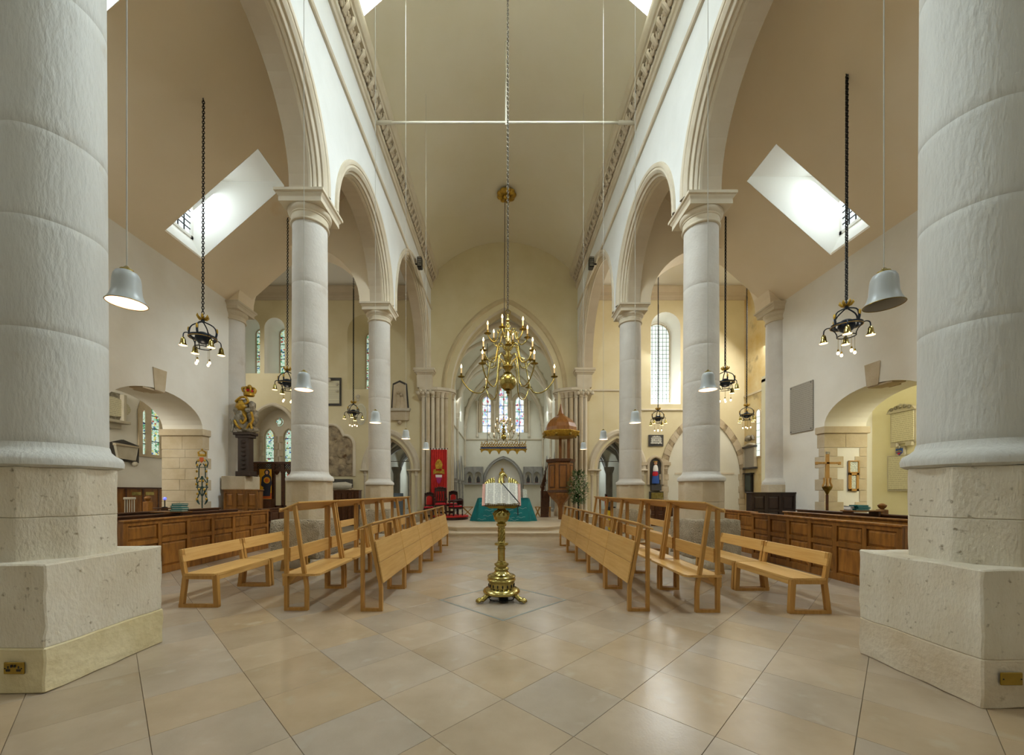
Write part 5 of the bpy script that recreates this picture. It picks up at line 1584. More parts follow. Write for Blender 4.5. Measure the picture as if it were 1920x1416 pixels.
for k in range(6):
    a, b = A0 + k * PI / 3, A0 + (k + 1) * PI / 3
    p0, p1 = Vector((math.cos(a), math.sin(a), 0)) * .54, Vector((math.cos(b), math.sin(b), 0)) * .54
    m_, d = (p0 + p1) / 2, (p1 - p0).normalized()
    nrm = m_.normalized()
    P = lambda u, h, o: (PX + m_.x + d.x * u + nrm.x * o, PY + m_.y + d.y * u + nrm.y * o, h)
    MB().hexa([P(-.17, 1.62, .0), P(.17, 1.62, .0), P(.17, 2.62, .0), P(-.17, 2.62, .0)], [P(-.17, 1.62, .018), P(.17, 1.62, .018), P(.17, 2.62, .018), P(-.17, 2.62, .018)]).build('panel_moulding', M['pew_d'], pu, bevel=.004)
    MB().hexa([P(-.135, 1.66, .015), P(.135, 1.66, .015), P(.135, 2.58, .015), P(-.135, 2.58, .015)], [P(-.1, 1.7, .03), P(.1, 1.7, .03), P(.1, 2.54, .03), P(-.1, 2.54, .03)]).build('panel', M['pulpit'], pu)
for dx in (.05, .42):
    MB().box(PX + dx - .06, PX + dx + .06, PY + .44, PY + .54, 2.8, 3.95).build('back_post', M['pulpit'], pu, bevel=.01)
cx_ = 2.52
sb = lambda r, z: [(cx_ + r * math.cos(A0 + k * PI / 4 + .35), PY + .1 + r * math.sin(A0 + k * PI / 4 + .35), z) for k in range(8)]
MB().loft([sb(.62, 3.82), sb(.72, 3.86), sb(.80, 3.97), sb(.84, 4.04), sb(.80, 4.08), sb(.70, 4.1)], True, True).build('sounding_board', M['gold'], pu)
MB().loft([sb(.70, 4.09), sb(.69, 4.25), sb(.62, 4.42), sb(.5, 4.56), sb(.34, 4.68), sb(.2, 4.76), sb(.12, 4.86), sb(.08, 5.0), sb(.045, 5.15), sb(.02, 5.3)], True, True).build('canopy_roof', M['pulpit'], pu)
for k in range(8):
    a = A0 + k * PI / 4 + .35
    MB().ball((cx_ + .76 * math.cos(a), PY + .1 + .76 * math.sin(a), 3.9), .06, 8, 6).build('pendant_boss', M['brass_d'], pu, 1)
for k in range(5):           # stair behind
    MB().box(1.72, 2.1, PY + .5 + .25 * (4 - k) * .5, PY + .95, .3 + .24 * k, .54 + .24 * k).build('stair_step', M['pew_d'], pu)
for k in range(6):
    MB().lathe([(.02, 0), (.03, .1), (.02, .2), (.03, .4), (.02, .7)], (1.72 + .04 * k, PY + .45 + .04 * k, 1.0 + .18 * k), 8).build('baluster', M['pew_d'], pu, 1)
MB().prism([(1.68, 1.6), (2.1, 2.95), (2.1, 3.02), (1.66, 1.68)], PY + .42, PY + .5, XZ).build('handrail', M['pew_d'], pu)

# flower arrangement
fx, fy = 3.12, 16.25
fa = thing('flower_arrangement', 'tall flower arrangement of foliage and pale blossom beside the pulpit', 'flowers', (fx, fy, .27))
MB().lathe([(.16, .27), (.16, .29), (.03, .31), (.025, 1.2), (.1, 1.25), (.12, 1.38), (0, 1.38)], (fx, fy, 0), 14).build('stand', M['black'], fa, .8)
rf = random.Random(11)
fol, bls = MB(), MB()
for k in range(1000):
    a = rf.uniform(0, 2 * PI)
    u = rf.random()
    z = 1.0 + 1.35 * u
    rad = .36 * math.sin(PI * min(1, .12 + .8 * (1 - u))) + .05
    r = rad * 1.0 * math.sqrt(rf.random())
    c = Vector((fx + r * math.cos(a), fy + r * math.sin(a), z - .25 * (r / .4) * rf.random()))
    d = Vector((math.cos(a) * .8, math.sin(a) * .8, rf.uniform(-.7, .9))).normalized()
    w = d.cross(Vector((0, 0, 1))).normalized() * rf.uniform(.014, .03)
    L_ = rf.uniform(.09, .2)
    fol.add([c, c + d * L_ * .5 + w, c + d * L_, c + d * L_ * .5 - w, c + d * L_ * .5 + Vector((0, 0, .01))], [(0, 1, 4), (1, 2, 4), (2, 3, 4), (3, 0, 4)])
tag(fol.build('foliage', M['leaf'], fa), kind='stuff')
for k in range(46):
    a = rf.uniform(0, 2 * PI)
    u = rf.uniform(.1, .85)
    z = 1.05 + 1.2 * u
    rad = .36 * math.sin(PI * min(1, .12 + .8 * (1 - u)))
    MB().ball((fx + rad * math.cos(a), fy + rad * math.sin(a), z), rf.uniform(.02, .036), 7, 5, (1, 1, .7)).build('blossom', M['blossom'], fa, 1)

# folding stools
def x_stool(label, x, y, z=.30, w=.46, h=.44):
    t = thing('folding_stool', label, 'stool', (x, y, z), 'wooden stools by the altar')
    for yy in (y - .17, y + .13):
        for s in (-1, 1):
            MB().hexa([(x - s * w / 2 - .02, yy, z), (x - s * w / 2 + .02, yy, z), (x - s * w / 2 + .02, yy + .035, z), (x - s * w / 2 - .02, yy + .035, z)],
                      [(x + s * w / 2 - .02, yy, z + h), (x + s * w / 2 + .02, yy, z + h), (x + s * w / 2 + .02, yy + .035, z + h), (x + s * w / 2 - .02, yy + .035, z + h)]).build('leg', M['oak_v'], t)
    MB().box(x - w / 2 - .03, x + w / 2 + .03, y - .18, y + .17, z + h, z + h + .03).build('seat', M['oak_v'], t, bevel=.006)
x_stool('folding wooden X stool left of the teal altar', ax(877, 18.3), 18.3)
x_stool('folding wooden X stool right of the teal altar', ax(1008, 18.3), 18.3, w=.2)
ws = thing('wooden_stool', 'square wooden stool beside the pulpit foot, right of the folding stool', 'stool', (ax(1026, 18.25), 18.25, .3), 'wooden stools by the altar')
xx = ax(1026, 18.25)
for sx in (-1, 1):
    for sy in (-1, 1):
        MB().box(xx + sx * .13 - .02, xx + sx * .13 + .02, 18.3 + sy * .13 - .02, 18.3 + sy * .13 + .02, .3, .72).build('leg', M['oak_v'], ws)
MB().box(xx - .18, xx + .18, 18.12, 18.48, .72, .76).build('seat', M['oak_v'], ws, bevel=.006)

# red banner
bn = thing('red_banner', 'long red banner with gold mitre emblem hung on the left chancel pier', 'banner', (-2.95, 17.9, .9))
bx0, bx1 = ax(808, 17.9), ax(838, 17.9)
rows = []
for k in range(2):
    z = (3.40, .85)[k]
    rows.append([(bx0 + (bx1 - bx0) * j / 40, 17.9 + .018 * math.sin(j * 1.1), z) for j in range(41)])
MB().loft(rows, False).build('cloth', M['red'], bn, 1)
MB().tube([(bx0 - .05, 17.9, 3.43), (bx1 + .05, 17.9, 3.43)], .018, 8).build('pole', M['pew_b'], bn, 1)
for k in range(6):
    MB().box(bx0 + .03 + k * .13, bx0 + .07 + k * .13, 17.875, 17.925, 3.38, 3.46).build('hanging_loop', M['whitecloth'], bn)
bc = (bx0 + bx1) / 2
MB().prism([(bc - .13, 2.5), (bc - .17, 2.72), (bc - .1, 2.88), (bc, 3.0 - .04), (bc + .1, 2.88), (bc + .17, 2.72), (bc + .13, 2.5)], 17.868, 17.876, XZ).build('mitre_emblem', M['gold'], bn)
for s in (-1, 1):
    MB().prism([(bc + s * .12, 2.3), (bc + s * .26, 2.26), (bc + s * .24, 2.48), (bc + s * .13, 2.5)], 17.868, 17.876, XZ).build('lappet', M['gold'], bn)
MB().prism([(bc - .15, 2.42), (bc + .15, 2.42), (bc + .15, 2.3), (bc - .15, 2.3)], 17.866, 17.874, XZ).build('crest_field', M['gold'], bn)
MB().prism([(bc - .15, 2.24), (bc + .15, 2.24), (bc + .14, 2.12), (bc - .14, 2.12)], 17.866, 17.876, XZ).build('white_band', M['whitecloth'], bn)
MB().prism([(bc - .13, 2.12), (bc + .13, 2.12), (bc + .08, 1.9), (bc, 1.82), (bc - .08, 1.9)], 17.866, 17.876, XZ).build('purple_shield', M['purple'], bn)

# carved chairs with red seats on a low red dais
rd = thing('red_dais', 'low round-edged dais covered in red below the carved chairs', 'dais', (ax(845, 17.0), 17.0, .27))
MB().lathe([(0, 0), (.75, 0), (.75, .14), (0, .14)], (ax(845, 17), 17.1, .27), 32).build('dark_edge', M['chairwood'], rd, .5)
MB().lathe([(.765, .11), (.765, .16), (.74, .17), (0, .17)], (ax(845, 17), 17.1, .27), 32).build('red_carpet', M['red'], rd, .5)
def chair(x, y, z, w, h, seat_h, arms, rot, label, carved=True):
    t = thing('carved_chair', label, 'chair', (x, y, z))
    t.rotation_euler = (0, 0, 0)
    R = Matrix.Translation((x, y, z)) @ Matrix.Rotation(rot, 4, 'Z')
    B = lambda mb, n, m, **k: mb.xf(R).build(n, m, t, **k)
    for sx in (-1, 1):
        for sy in (-1, 1):
            top_ = seat_h if sy < 0 and not arms else (h if sy > 0 else seat_h + .25)
            B(MB().lathe([(.022, 0), (.032, .06), (.02, .12), (.03, .2), (.02, .28), (.028, .36), (.022, top_ - .05), (.026, top_)], (sx * (w / 2 - .03), sy * .22, 0), 8), 'leg', M['chairwood'], smooth=1)
        if arms:
            B(MB().tube([(sx * (w / 2 - .03), .22, seat_h + .3), (sx * (w / 2), .0, seat_h + .3), (sx * (w / 2), -.26, seat_h + .25)], .028, 8), 'arm_rest', M['chairwood'], smooth=1)
    B(MB().box(-w / 2, w / 2, -.25, .25, seat_h - .06, seat_h), 'seat_frame', M['chairwood'])
    B(MB().box(-w / 2 + .01, w / 2 - .01, -.25, .22, seat_h, seat_h + .07), 'seat_cushion', M['crimson'], bevel=.025)
    B(MB().box(-w / 2, w / 2, -.23, -.2, .1, .17), 'stretcher', M['chairwood'])
    z0 = seat_h + .1
    B(MB().box(-w / 2 + .03, w / 2 - .03, .2, .24, z0, z0 + .06).box(-w / 2, -w / 2 + .06, .2, .25, z0, h).box(w / 2 - .06, w / 2, .2, .25, z0, h), 'back_frame', M['chairwood'], bevel=.006)
    cr = MB().prism([(-w / 2, h - .08), (-w / 2, h)] + [(-w / 2 + w * k / 10, h + .12 * math.sin(PI * k / 10)) for k in range(1, 10)] + [(w / 2, h), (w / 2, h - .08)], .2, .25, XZ)
    for k in range(5):
        cr.ball((-w / 2 + w * (k + .5) / 5, .215, h + .03 + .06 * math.sin(PI * (k + .5) / 5)), .05, 7, 5)
    B(cr, 'crest_rail', M['chairwood'])
    if carved:
        for k in range(4):
            B(MB().tube([(-w / 2 + .1 + (w - .2) * k / 3, .22, z0 + .05), (-w / 2 + .1 + (w - .2) * k / 3 + .02, .22, (z0 + h) / 2), (-w / 2 + .1 + (w - .2) * k / 3, .22, h - .06)], [.018, .028, .018], 6), 'splat', M['chairwood'], smooth=1)
    else:
        B(MB().prism([(-w / 2 + .09, z0 + .05), (w / 2 - .09, z0 + .05)] + [((w / 2 - .09) * math.cos(PI * k / 8), h - .14 + .1 * math.sin(PI * k / 8)) for k in range(9)], .195, .235, XZ), 'padded_back', M['red'], bevel=.01)
    return t
chair(ax(826, 16.9), 16.9, .44, .52, 1.12, .46, True, .15, 'tall carved armchair with red seat in front of the red banner')
chair(ax(804, 17.5), 17.5, .27, .42, 1.05, .46, False, .1, 'dark side chair with red padded back left of the red banner', False)
chair(ax(847, 17.6), 17.6, .44, .42, .95, .44, False, -.2, 'dark side chair with red padded back right of the red banner', False)
chair(ax(855, 16.8), 16.75, .44, .40, .62, .36, True, -.9, 'low armed chair with red cushion nearest the altar steps', True)

# two spot cameras / loudspeakers on the nave arcade
for s, px in ((-1, 777), (1, 1119)):
    X = -3.4 if s < 0 else 3.52
    Z = F * X / (px - VX)
    z = az(494, Z)
    t = thing('wall_speaker', 'small dark speaker on a bracket high on the %s arcade wall' % ('left' if s < 0 else 'right'), 'speaker', (X, Z, z), 'small speakers high on the arcade')
    MB().box(X - s * .30, X - s * .12, Z - .13, Z + .13, z - .2, z + .2).build('case', M['blackplastic'], t, bevel=.02)
    for k in range(5):
        MB().box(X - s * .22 - .07, X - s * .22 + .07, Z - .14, Z - .128, z - .15 + .07 * k, z - .12 + .07 * k).build('grille_bar', M['silver'], t)
    MB().tube([(X, Z + .05, z), (X - s * .15, Z + .05, z)], .03, 6).build('bracket', M['black'], t)

# ------------------------------------------------------------------ left: royal arms, screen, icon, tablets, tomb
ra = thing('royal_arms', 'gilded and silvered carving of crown, lion and shield on a dark pedestal', 'carving', (ax(462, 11.55), 11.55, 1.925))
ax_, ay_ = ax(463, 11.55), 11.55
def Z2(py): return az(py, 11.55)
for q in ((.24, .2, .16, 1.925, Z2(884)), (.30, .24, .18, Z2(817), Z2(812)), (.25, .2, .15, Z2(822), Z2(817))):
    MB().box(ax_ - q[0], ax_ + q[1], ay_ - q[2], ay_ + q[2] - .02, q[3], q[4]).build('pedestal_moulding', M['pew_b'], ra, bevel=.01)
MB().box(ax_ - .19, ax_ + .13, ay_ - .12, ay_ + .1, Z2(884), Z2(822)).build('pedestal_shaft', M['pew_b'], ra)
for k in range(7):
    MB().ball((ax_ - .03, ay_ - .12, Z2(878 - 8 * k)), .055, 8, 6, (1.6, .4, 1)).build('carved_knot', M['pew_b'], ra, 1)
rr = random.Random(4)
def blob(name, m, px, py, r, sc, dy=0):
    mb = MB().ball((ax(px, 11.55), ay_ + dy, Z2(py)), r, 16, 12, sc)
    mb.v = [tuple(Vector(v) + Vector((noise.noise(Vector(v) * 9), noise.noise(Vector(v) * 9 + Vector((3, 1, 2))), noise.noise(Vector(v) * 9 + Vector((7, 5, 1))))) * .05) for v in mb.v]
    return mb.build(name, m, ra, 1)
blob('lion_head', M['gold'], 457, 763, .17, (1, .9, 1.1), -.08)
blob('lion_mane', M['gold'], 455, 775, .2, (1.1, .7, 1), 0)
blob('lion_body', M['silver'], 453, 785, .19, (.9, .8, 1.6), -.03)
blob('lion_body', M['silver'], 458, 800, .2, (1.2, .8, 1.0), -.03)
blob('unicorn_head', M['silver'], 475, 765, .13, (.8, .8, 1.4), -.05)
blob('unicorn_body', M['silver'], 474, 782, .17, (.9, .8, 1.5), 0)
for q in ((448, 770, .09), (462, 786, .08), (470, 772, .08), (445, 795, .08), (479, 792, .08), (455, 808, .09), (474, 806, .09), (466, 757, .09)):
    blob('mantling', M['silver'], q[0], q[1], q[2], (1, .9, 1.2), -.12)
blob('shield', M['gold'], 466, 790, .14, (.9, .6, 1.3), .05)
blob('base_scroll', M['silver'], 466, 806, .24, (1.25, .7, .5), 0)
for pts, m in (([(447, 790), (452, 800), (459, 806)], 'gold'), ([(463, 778), (468, 788), (462, 796), (458, 790)], 'gold'), ([(478, 775), (481, 790), (474, 800)], 'gold'), ([(441, 812), (444, 800), (442, 788)], 'silver'), ([(449, 756), (458, 748), (468, 748), (472, 756), (466, 760)], 'gold'), ([(470, 806), (476, 796), (479, 806)], 'gold')):
    MB().tube(bez([(ax(a, 11.55), ay_ - .17, Z2(b)) for a, b in pts], 12), .035, 8).build('scroll', M[m], ra, 1)
cz = Z2(743)
MB().lathe([(.13, 0), (.145, .03), (.14, .08), (.15, .1)], (ax(467, 11.55), ay_, cz), 24).build('crown_band', M['gold'], ra, 1)
for k in range(8):
    a = k * PI / 4
    c_ = (ax(467, 11.55), ay_)
    MB().tube(bez([(c_[0] + 0.145 * math.cos(a), c_[1] + 0.145 * math.sin(a), cz + .1), (c_[0] + 0.18 * math.cos(a), c_[1] + 0.18 * math.sin(a), cz + .2), (c_[0] + 0.11 * math.cos(a), c_[1] + 0.11 * math.sin(a), cz + .24), (c_[0], c_[1], cz + .2)], 10), .024, 6).build('crown_arch', M['gold'], ra, 1)
MB().ball((ax(467, 11.55), ay_, cz + .13), .12, 14, 8, (1, 1, .7)).build('crown_cap', M['crimson'], ra, 1)
MB().ball((ax(468, 11.55), ay_, cz + .27), .065, 12, 8).build('crown_orb', M['gold'], ra, 1)

SY = 16.2
sc = thing('oak_screen', 'dark openwork oak screen in the left transept', 'screen', (ax(500, SY), SY, 0))
sx0, sx1 = ax(455, SY), ax(560, SY)
ztop = az(866, SY)
MB().box(sx0, sx1, SY - .07, SY + .07, ztop - .1, ztop).build('top_rail', M['pew_d'], sc, bevel=.01)
MB().box(sx0, sx1, SY - .05, SY + .05, az(884, SY), az(884, SY) + .06).build('middle_rail', M['pew_d'], sc)
for px in (458, 480, 513, 531, 556):
    MB().box(ax(px, SY) - .06, ax(px, SY) + .06, SY - .06, SY + .06, 0, ztop).build('post', M['pew_d'], sc, bevel=.008)
za, zb_ = az(882, SY), ztop - .1
for k in range(30):
    x = sx0 + (sx1 - sx0) * k / 30
    for s in (-1, 1):
        MB().hexa([(x - .022, SY - .015, za), (x + .022, SY - .015, za), (x + .022, SY + .015, za), (x - .022, SY + .015, za)], [(x + s * .2 - .022, SY - .015, zb_), (x + s * .2 + .022, SY - .015, zb_), (x + s * .2 + .022, SY + .015, zb_), (x + s * .2 - .022, SY + .015, zb_)]).build('lattice_bar', M['pew_d'], sc)
for k in range(9):
    x = sx0 + (sx1 - sx0) * (k + .5) / 9
    MB().prism([(x - .12, za), (x + .12, za), (x + .09, za - .1), (x, za - .2), (x - .09, za - .1)], SY - .03, SY + .03, XZ).build('fretted_drop', M['pew_d'], sc)
MB().box(sx0, sx1, SY - .06, SY + .06, 0, .9).build('lower_panel', M['pew_d'], sc)
IZ = 15.8
ic = thing('icon_painting', 'tall gold-ground painting of a robed figure before the oak screen', 'painting', (ax(498, IZ), IZ, az(935, IZ)))
ix0, ix1, iz0, iz1 = ax(486.5, IZ), ax(511, IZ), az(936, IZ), az(880, IZ)
MB().box(ix0, ix1, IZ - .03, IZ + .02, iz0, iz1).build('gold_ground', M['icon_bg'], ic)
MB().prism([(ix0 + .02, iz0 + .02), (ix1 - .02, iz0 + .02), (ix1 - .02, iz0 + .25), (ix0 + .3, iz0 + .2), (ix0 + .02, iz0 + .3)], IZ - .034, IZ - .03, XZ).build('painted_ground', M['icon_red'], ic)
icx = ax(501.5, IZ)
MB().prism([(icx - .16, iz0 + .12), (icx + .13, iz0 + .12), (icx + .15, iz0 + .5), (icx + .2, iz0 + .62), (icx + .16, iz0 + .9), (icx + .07, iz0 + 1.0), (icx - .07, iz0 + 1.0), (icx - .2, iz0 + .88), (icx - .24, iz0 + .55), (icx - .14, iz0 + .48)], IZ - .04, IZ - .034, XZ).build('painted_robe', M['icon_robe'], ic)
MB().prism([(icx + .11 * math.cos(k * PI / 8), iz0 + 1.08 + .11 * math.sin(k * PI / 8)) for k in range(16)], IZ - .038, IZ - .032, XZ).build('painted_hood', M['icon_robe'], ic)
MB().prism([(icx + .055 * math.cos(k * PI / 6), iz0 + 1.07 + .075 * math.sin(k * PI / 6)) for k in range(12)], IZ - .044, IZ - .038, XZ).build('painted_face', M['skin'], ic)
MB().prism([(icx + .13 * math.cos(k * PI / 8), iz0 + .76 + .13 * math.sin(k * PI / 8)) for k in range(16)], IZ - .046, IZ - .04, XZ).build('painted_medallion', M['icon_bg'], ic)
MB().prism([(icx + .08 * math.cos(k * PI / 8), iz0 + .75 + .09 * math.sin(k * PI / 8)) for k in range(16)], IZ - .05, IZ - .046, XZ).build('painted_child', M['icon_red'], ic)
MB().box(ix0 + .05, ix1 - .05, IZ - .06, IZ + .25, 0, iz0).build('plinth', M['pew_d'], ic, bevel=.01)
for x in (ix0, ix1 - .015):
    MB().box(x, x + .015, IZ - .035, IZ + .02, iz0, iz1).build('frame_bar', M['pew_d'], ic)

def wall_tablet(name, label, outline, face, m_face, m_back, Y, dep=.05, extra=None):
    t = thing(name, label, 'memorial', (sum(p[0] for p in outline) / len(outline), Y, min(p[1] for p in outline)))
    MB().prism(outline, Y - dep, Y - .001, XZ).build('backboard', m_back, t, bevel=.006)
    MB().prism(face, Y - dep - .03, Y - dep, XZ).build('inscription_slab', m_face, t, bevel=.006)
    if extra:
        extra(t)
    return t
W = EZ
R_ = lambda a, b, c, d: [(ax(a, W), az(d, W)), (ax(c, W), az(d, W)), (ax(c, W), az(b, W)), (ax(a, W), az(b, W))]
def carv(pxs, m, r, Y=EZ - .12, nm='carved_ornament'):
    def f(t):
        for px, py, q in pxs:
            MB().ball((ax(px, W), Y, az(py, W)), r * q, 10, 7, (1, .6, 1)).build(nm, M[m], t, 1)
    return f
wall_tablet('wall_tablet', 'pale carved tablet on a black board high on the left transept wall', R_(606, 709, 640, 761), R_(610, 715, 637, 757), M['engraved_w'], M['slatey'], W, .04, carv([(619, 714, 1), (634, 722, .8), (634, 735, .7)], 'marble', .09))
ov = [(ax(677, W) + .26 * math.cos(k * PI / 12), az(777, W) + .5 * math.sin(k * PI / 12)) for k in range(24)]
wall_tablet('oval_tablet', 'cream oval tablet with a small urn beside the third left column', ov, [(x * 1 + (ax(677, W) - x) * .15, z + (az(777, W) - z) * .12) for x, z in ov], M['engraved_w'], M['chancel'], W, .03, carv([(673, 745, 1), (673, 751, .7)], 'marble', .1))
def mon(t):
    MB().prism([(ax(731, W), az(767, W)), (ax(771, W), az(767, W)), (ax(769, W), az(772, W)), (ax(733, W), az(772, W))], W - .22, W, XZ).build('shelf', M['marble'], t)
    MB().prism([(ax(734, W), az(772, W)), (ax(768, W), az(772, W)), (ax(767, W), az(789, W)), (ax(735, W), az(789, W))], W - .14, W, XZ).build('base_panel', M['dress'], t)
    for k, (px, py, h) in enumerate(((748, 755, 1.0), (754, 758, .9))):
        MB().lathe([(.12, -.4 * h), (.11, -.1 * h), (.1, .15 * h), (.05, .25 * h)], (ax(px, W), W - .1, az(py - 4, W)), 10, sy=.6).ball((ax(px, W), W - .1, az(py - 4, W) + .33 * h), .075, 8, 6).build('relief_figure', M['dress'], t, 1)
    MB().ball((ax(750, W), W - .08, az(793, W)), .1, 10, 7).build('boss', M['dress'], t, 1)
wall_tablet('figure_monument', 'dark pointed wall monument with relief figures left of the chancel arch', [(ax(734, W), az(767, W)), (ax(767, W), az(767, W)), (ax(763, W), az(720, W)), (ax(750, W), az(714, W)), (ax(737, W), az(720, W))], [(ax(737, W), az(766, W)), (ax(764, W), az(766, W)), (ax(761, W), az(723, W)), (ax(750, W), az(718, W)), (ax(739, W), az(723, W))], M['dress'], M['slatey'], W, .05, mon)
tb = thing('painted_tomb_recess', 'trefoil arched recess with faded wall painting in the left transept', 'tomb', (-7.8, W, 0))
tre = [(ax(605, W), az(893, W)), (ax(605, W), az(828, W))] + [(ax(622 + 19 * math.cos(PI - k * PI / 10 * .92), W), az(818 - 19 * math.sin(PI - k * PI / 10 * .92), W)) for k in range(11)] + [(ax(648 + 14 * math.cos(PI * .6 - k * PI / 8 * .6), W), az(836 - 17 * math.sin(PI * .6 - k * PI / 8 * .6), W)) for k in range(9)] + [(ax(662, W), az(893, W))]
MB().prism(tre, W - .02, W - .005, XZ).build('painted_back', M['tomb'], tb)
MB().sweep(tre, [(0, W), (0, W - .07), (.05, W - .1), (.1, W - .06), (.13, W)], XZ).build('recess_moulding', M['mould'], tb, .5)
for px, py, r in ((627, 822, .22), (640, 850, .25), (655, 865, .2), (622, 865, .22), (640, 880, .2), (610, 845, .2), (650, 848, .16)):
    mb = MB().ball((ax(px, W), W, az(py, W)), r, 12, 8, (1, .25, 1))
    mb.v = [tuple(Vector(v) + Vector((0, noise.noise(Vector(v) * 8), 0)) * .05) for v in mb.v]
    mb.build('worn_relief', M['tomb'], tb, 1)
MB().box(ax(624, W), ax(664, W), W - .5, W - .02, 0, az(915, W)).build('tomb_chest', M['dress'], tb, bevel=.01)
MB().box(ax(624, W), ax(662, W), W - .4, W - .02, az(915, W), az(899, W)).build('dark_slab', M['slatey'], tb)
MB().lathe([(.02, -.75), (.14, -.65), (.17, -.2), (.2, .3), (.12, .55), (.09, .6)], (0, 0, 0), 10).xf(Matrix.Translation((ax(643, W), W - .42, az(912, W))) @ Matrix.Rotation(PI / 2, 4, 'Y')).build('recumbent_effigy', M['marble'], tb, 1)
panel_box(ax(627, 17), ax(674, 17), 16.9, 17.3, 0, az(919, 17), 'dark panelled desk front before the painted tomb recess', M['pew_d'], 4)
bb = thing('notice_board', 'blue-grey display panel seen through the left doorway', 'panel', (ax(745, 19.5), 19.5, 0))
MB().box(ax(738, 19.5), ax(756, 19.5), 19.5, 19.55, .15, az(925, 19.5)).build('board', M['bluegrey'], bb, bevel=.01)
for px in (740, 754):
    MB().box(ax(px, 19.5) - .02, ax(px, 19.5) + .02, 19.48, 19.58, 0, .3).build('foot', M['black'], bb)

# ------------------------------------------------------------------ right: statue niche, tablets, extinguisher
def txt_tab(t):
    pass
wall_tablet('slate_tablet', 'small black tablet with white lettered panel on the right transept wall', R_(1216, 816, 1243, 837), [(ax(1219, W), az(833, W)), (ax(1240, W), az(833, W)), (ax(1239, W), az(821, W)), (ax(1234, W), az(818, W)), (ax(1225, W), az(818, W)), (ax(1220, W), az(821, W))], M['engraved_k'], M['slatey'], W, .05)
nt = thing('statue_niche', 'arched stone niche with a painted robed figure on the right transept wall', 'niche', (ax(1228, W), W, az(905, W)))
nb = pointed(ax(1228, W), .28, az(872, W), .32, 8)
nf = [(nb[0][0], az(909, W))] + nb + [(nb[-1][0], az(909, W))]
MB().sweep(nf, [(0, W), (0, W - .1), (.04, W - .14), (.1, W - .14), (.14, W)], XZ).build('niche_frame', M['dress'], nt, .5)
MB().prism(nf, W - .03, W - .004, XZ).build('niche_back', M['slatey'], nt)
for s in (-1, 1):
    MB().box(ax(1228, W) + s * .5 - .2, ax(1228, W) + s * .5 + .2, W - .12, W, az(873, W), az(867, W)).build('impost', M['dress'], nt)
MB().box(ax(1219, W), ax(1237, W), W - .2, W, az(920, W), az(909, W)).build('dark_plinth', M['slatey'], nt)
sx_ = ax(1227, W)
MB().lathe([(.17, az(907, W)), (.17, az(900, W)), (.13, az(890, W)), (.12, az(884, W))], (sx_, W - .14, 0), 14, sy=.7).build('blue_robe', M['blue'], nt, 1)
MB().lathe([(.12, az(886, W)), (.12, az(880, W)), (.09, az(874, W)), (.03, az(872, W))], (sx_, W - .14, 0), 14, sy=.7).build('white_mantle', M['whitecloth'], nt, 1)
MB().lathe([(.12, az(893, W)), (.14, az(889, W)), (.11, az(885, W))], (sx_ - .02, W - .16, 0), 14, sy=.7).build('red_sash', M['crimson'], nt, 1)
MB().ball((sx_, W - .15, az(869, W)), .075, 12, 8, (1, 1, 1.2)).build('head', M['skin'], nt, 1)
MB().ring(.085, .02, (sx_, W - .13, az(866.5, W)), 14, 6).build('gold_crown', M['gold'], nt, 1)
wall_tablet('brass_plaque', 'brass plaque in a dark frame below the statue niche', R_(1217, 922, 1242, 936), R_(1219, 924, 1241, 935), M['brass'], M['slatey'], W, .12)
panel_box(ax(1215, 16.8), ax(1262, 16.8), 16.8, 17.2, 0, az(938, 16.8), 'dark low panelled desk in the right transept below the brass plaque', M['pew_d'], 3)
ex = thing('fire_extinguisher', 'red fire extinguisher seen through the right doorway', 'extinguisher', (ax(1137, 20), 20, .3))
MB().lathe([(0, .7), (.08, .7), (.085, .75), (.085, 1.15), (.06, 1.22), (.03, 1.25), (0, 1.26)], (ax(1137, 20), 20, 0), 14).build('cylinder', M['extred'], ex, .8)
MB().box(ax(1137, 20) - .03, ax(1137, 20) + .03, 19.95, 20.05, 1.25, 1.32).build('valve', M['black'], ex)
MB().box(ax(1137, 20) - .05, ax(1137, 20) + .05, 20.08, 20.12, .3, 1.35).build('stand', M['silver'], ex)
yb = thing('yellow_bin', 'yellow bin behind the right desk benches by the doorway', 'bin', (ax(1146, 15), 15, 0))
MB().hexa([(ax(1141, 15), 14.9, 0), (ax(1151, 15), 14.9, 0), (ax(1151, 15), 15.1, 0), (ax(1141, 15), 15.1, 0)], [(ax(1140, 15), 14.88, .75), (ax(1152, 15), 14.88, .75), (ax(1152, 15), 15.12, .75), (ax(1140, 15), 15.12, .75)]).build('body', M['yellowp'], yb, bevel=.01)
MB().box(ax(1139.5, 15), ax(1152.5, 15), 14.86, 15.14, .75, .9).build('lid', M['blackplastic'], yb, bevel=.02)
# tablets on the side wall of the right transept (plane x = 11.4)
SWX = 11.39
def sy(px): return F * SWX / (px - VX)
t = thing('pediment_tablet', 'grey memorial tablet with curved top in the stained right transept corner', 'memorial', (SWX, sy(1407), az(860, sy(1407))))
y0, y1 = sy(1419), sy(1397)
zc = sy(1407)
MB().box(SWX - .06, SWX, y0, y1, az(878, zc), az(838, zc)).build('slab', M['engraved'], t, bevel=.01)
for q in ((880, 876.5), (840, 837)):
    MB().box(SWX - .12, SWX, y0 - .06, y1 + .06, az(q[0], zc), az(q[1], zc)).build('ledge', M['slatey'], t, bevel=.01)
MB().tube(bez([(SWX - .05, y0, az(837, zc)), (SWX - .05, (y0 + y1) / 2, az(833, zc)), (SWX - .05, y1, az(837, zc))], 10), .06, 8).build('curved_pediment', M['marble'], t, 1)
for yy in (y0 + .03, y1 - .03):
    MB().box(SWX - .1, SWX, yy - .04, yy + .04, az(876, zc), az(840, zc)).build('pilaster', M['marble'], t)
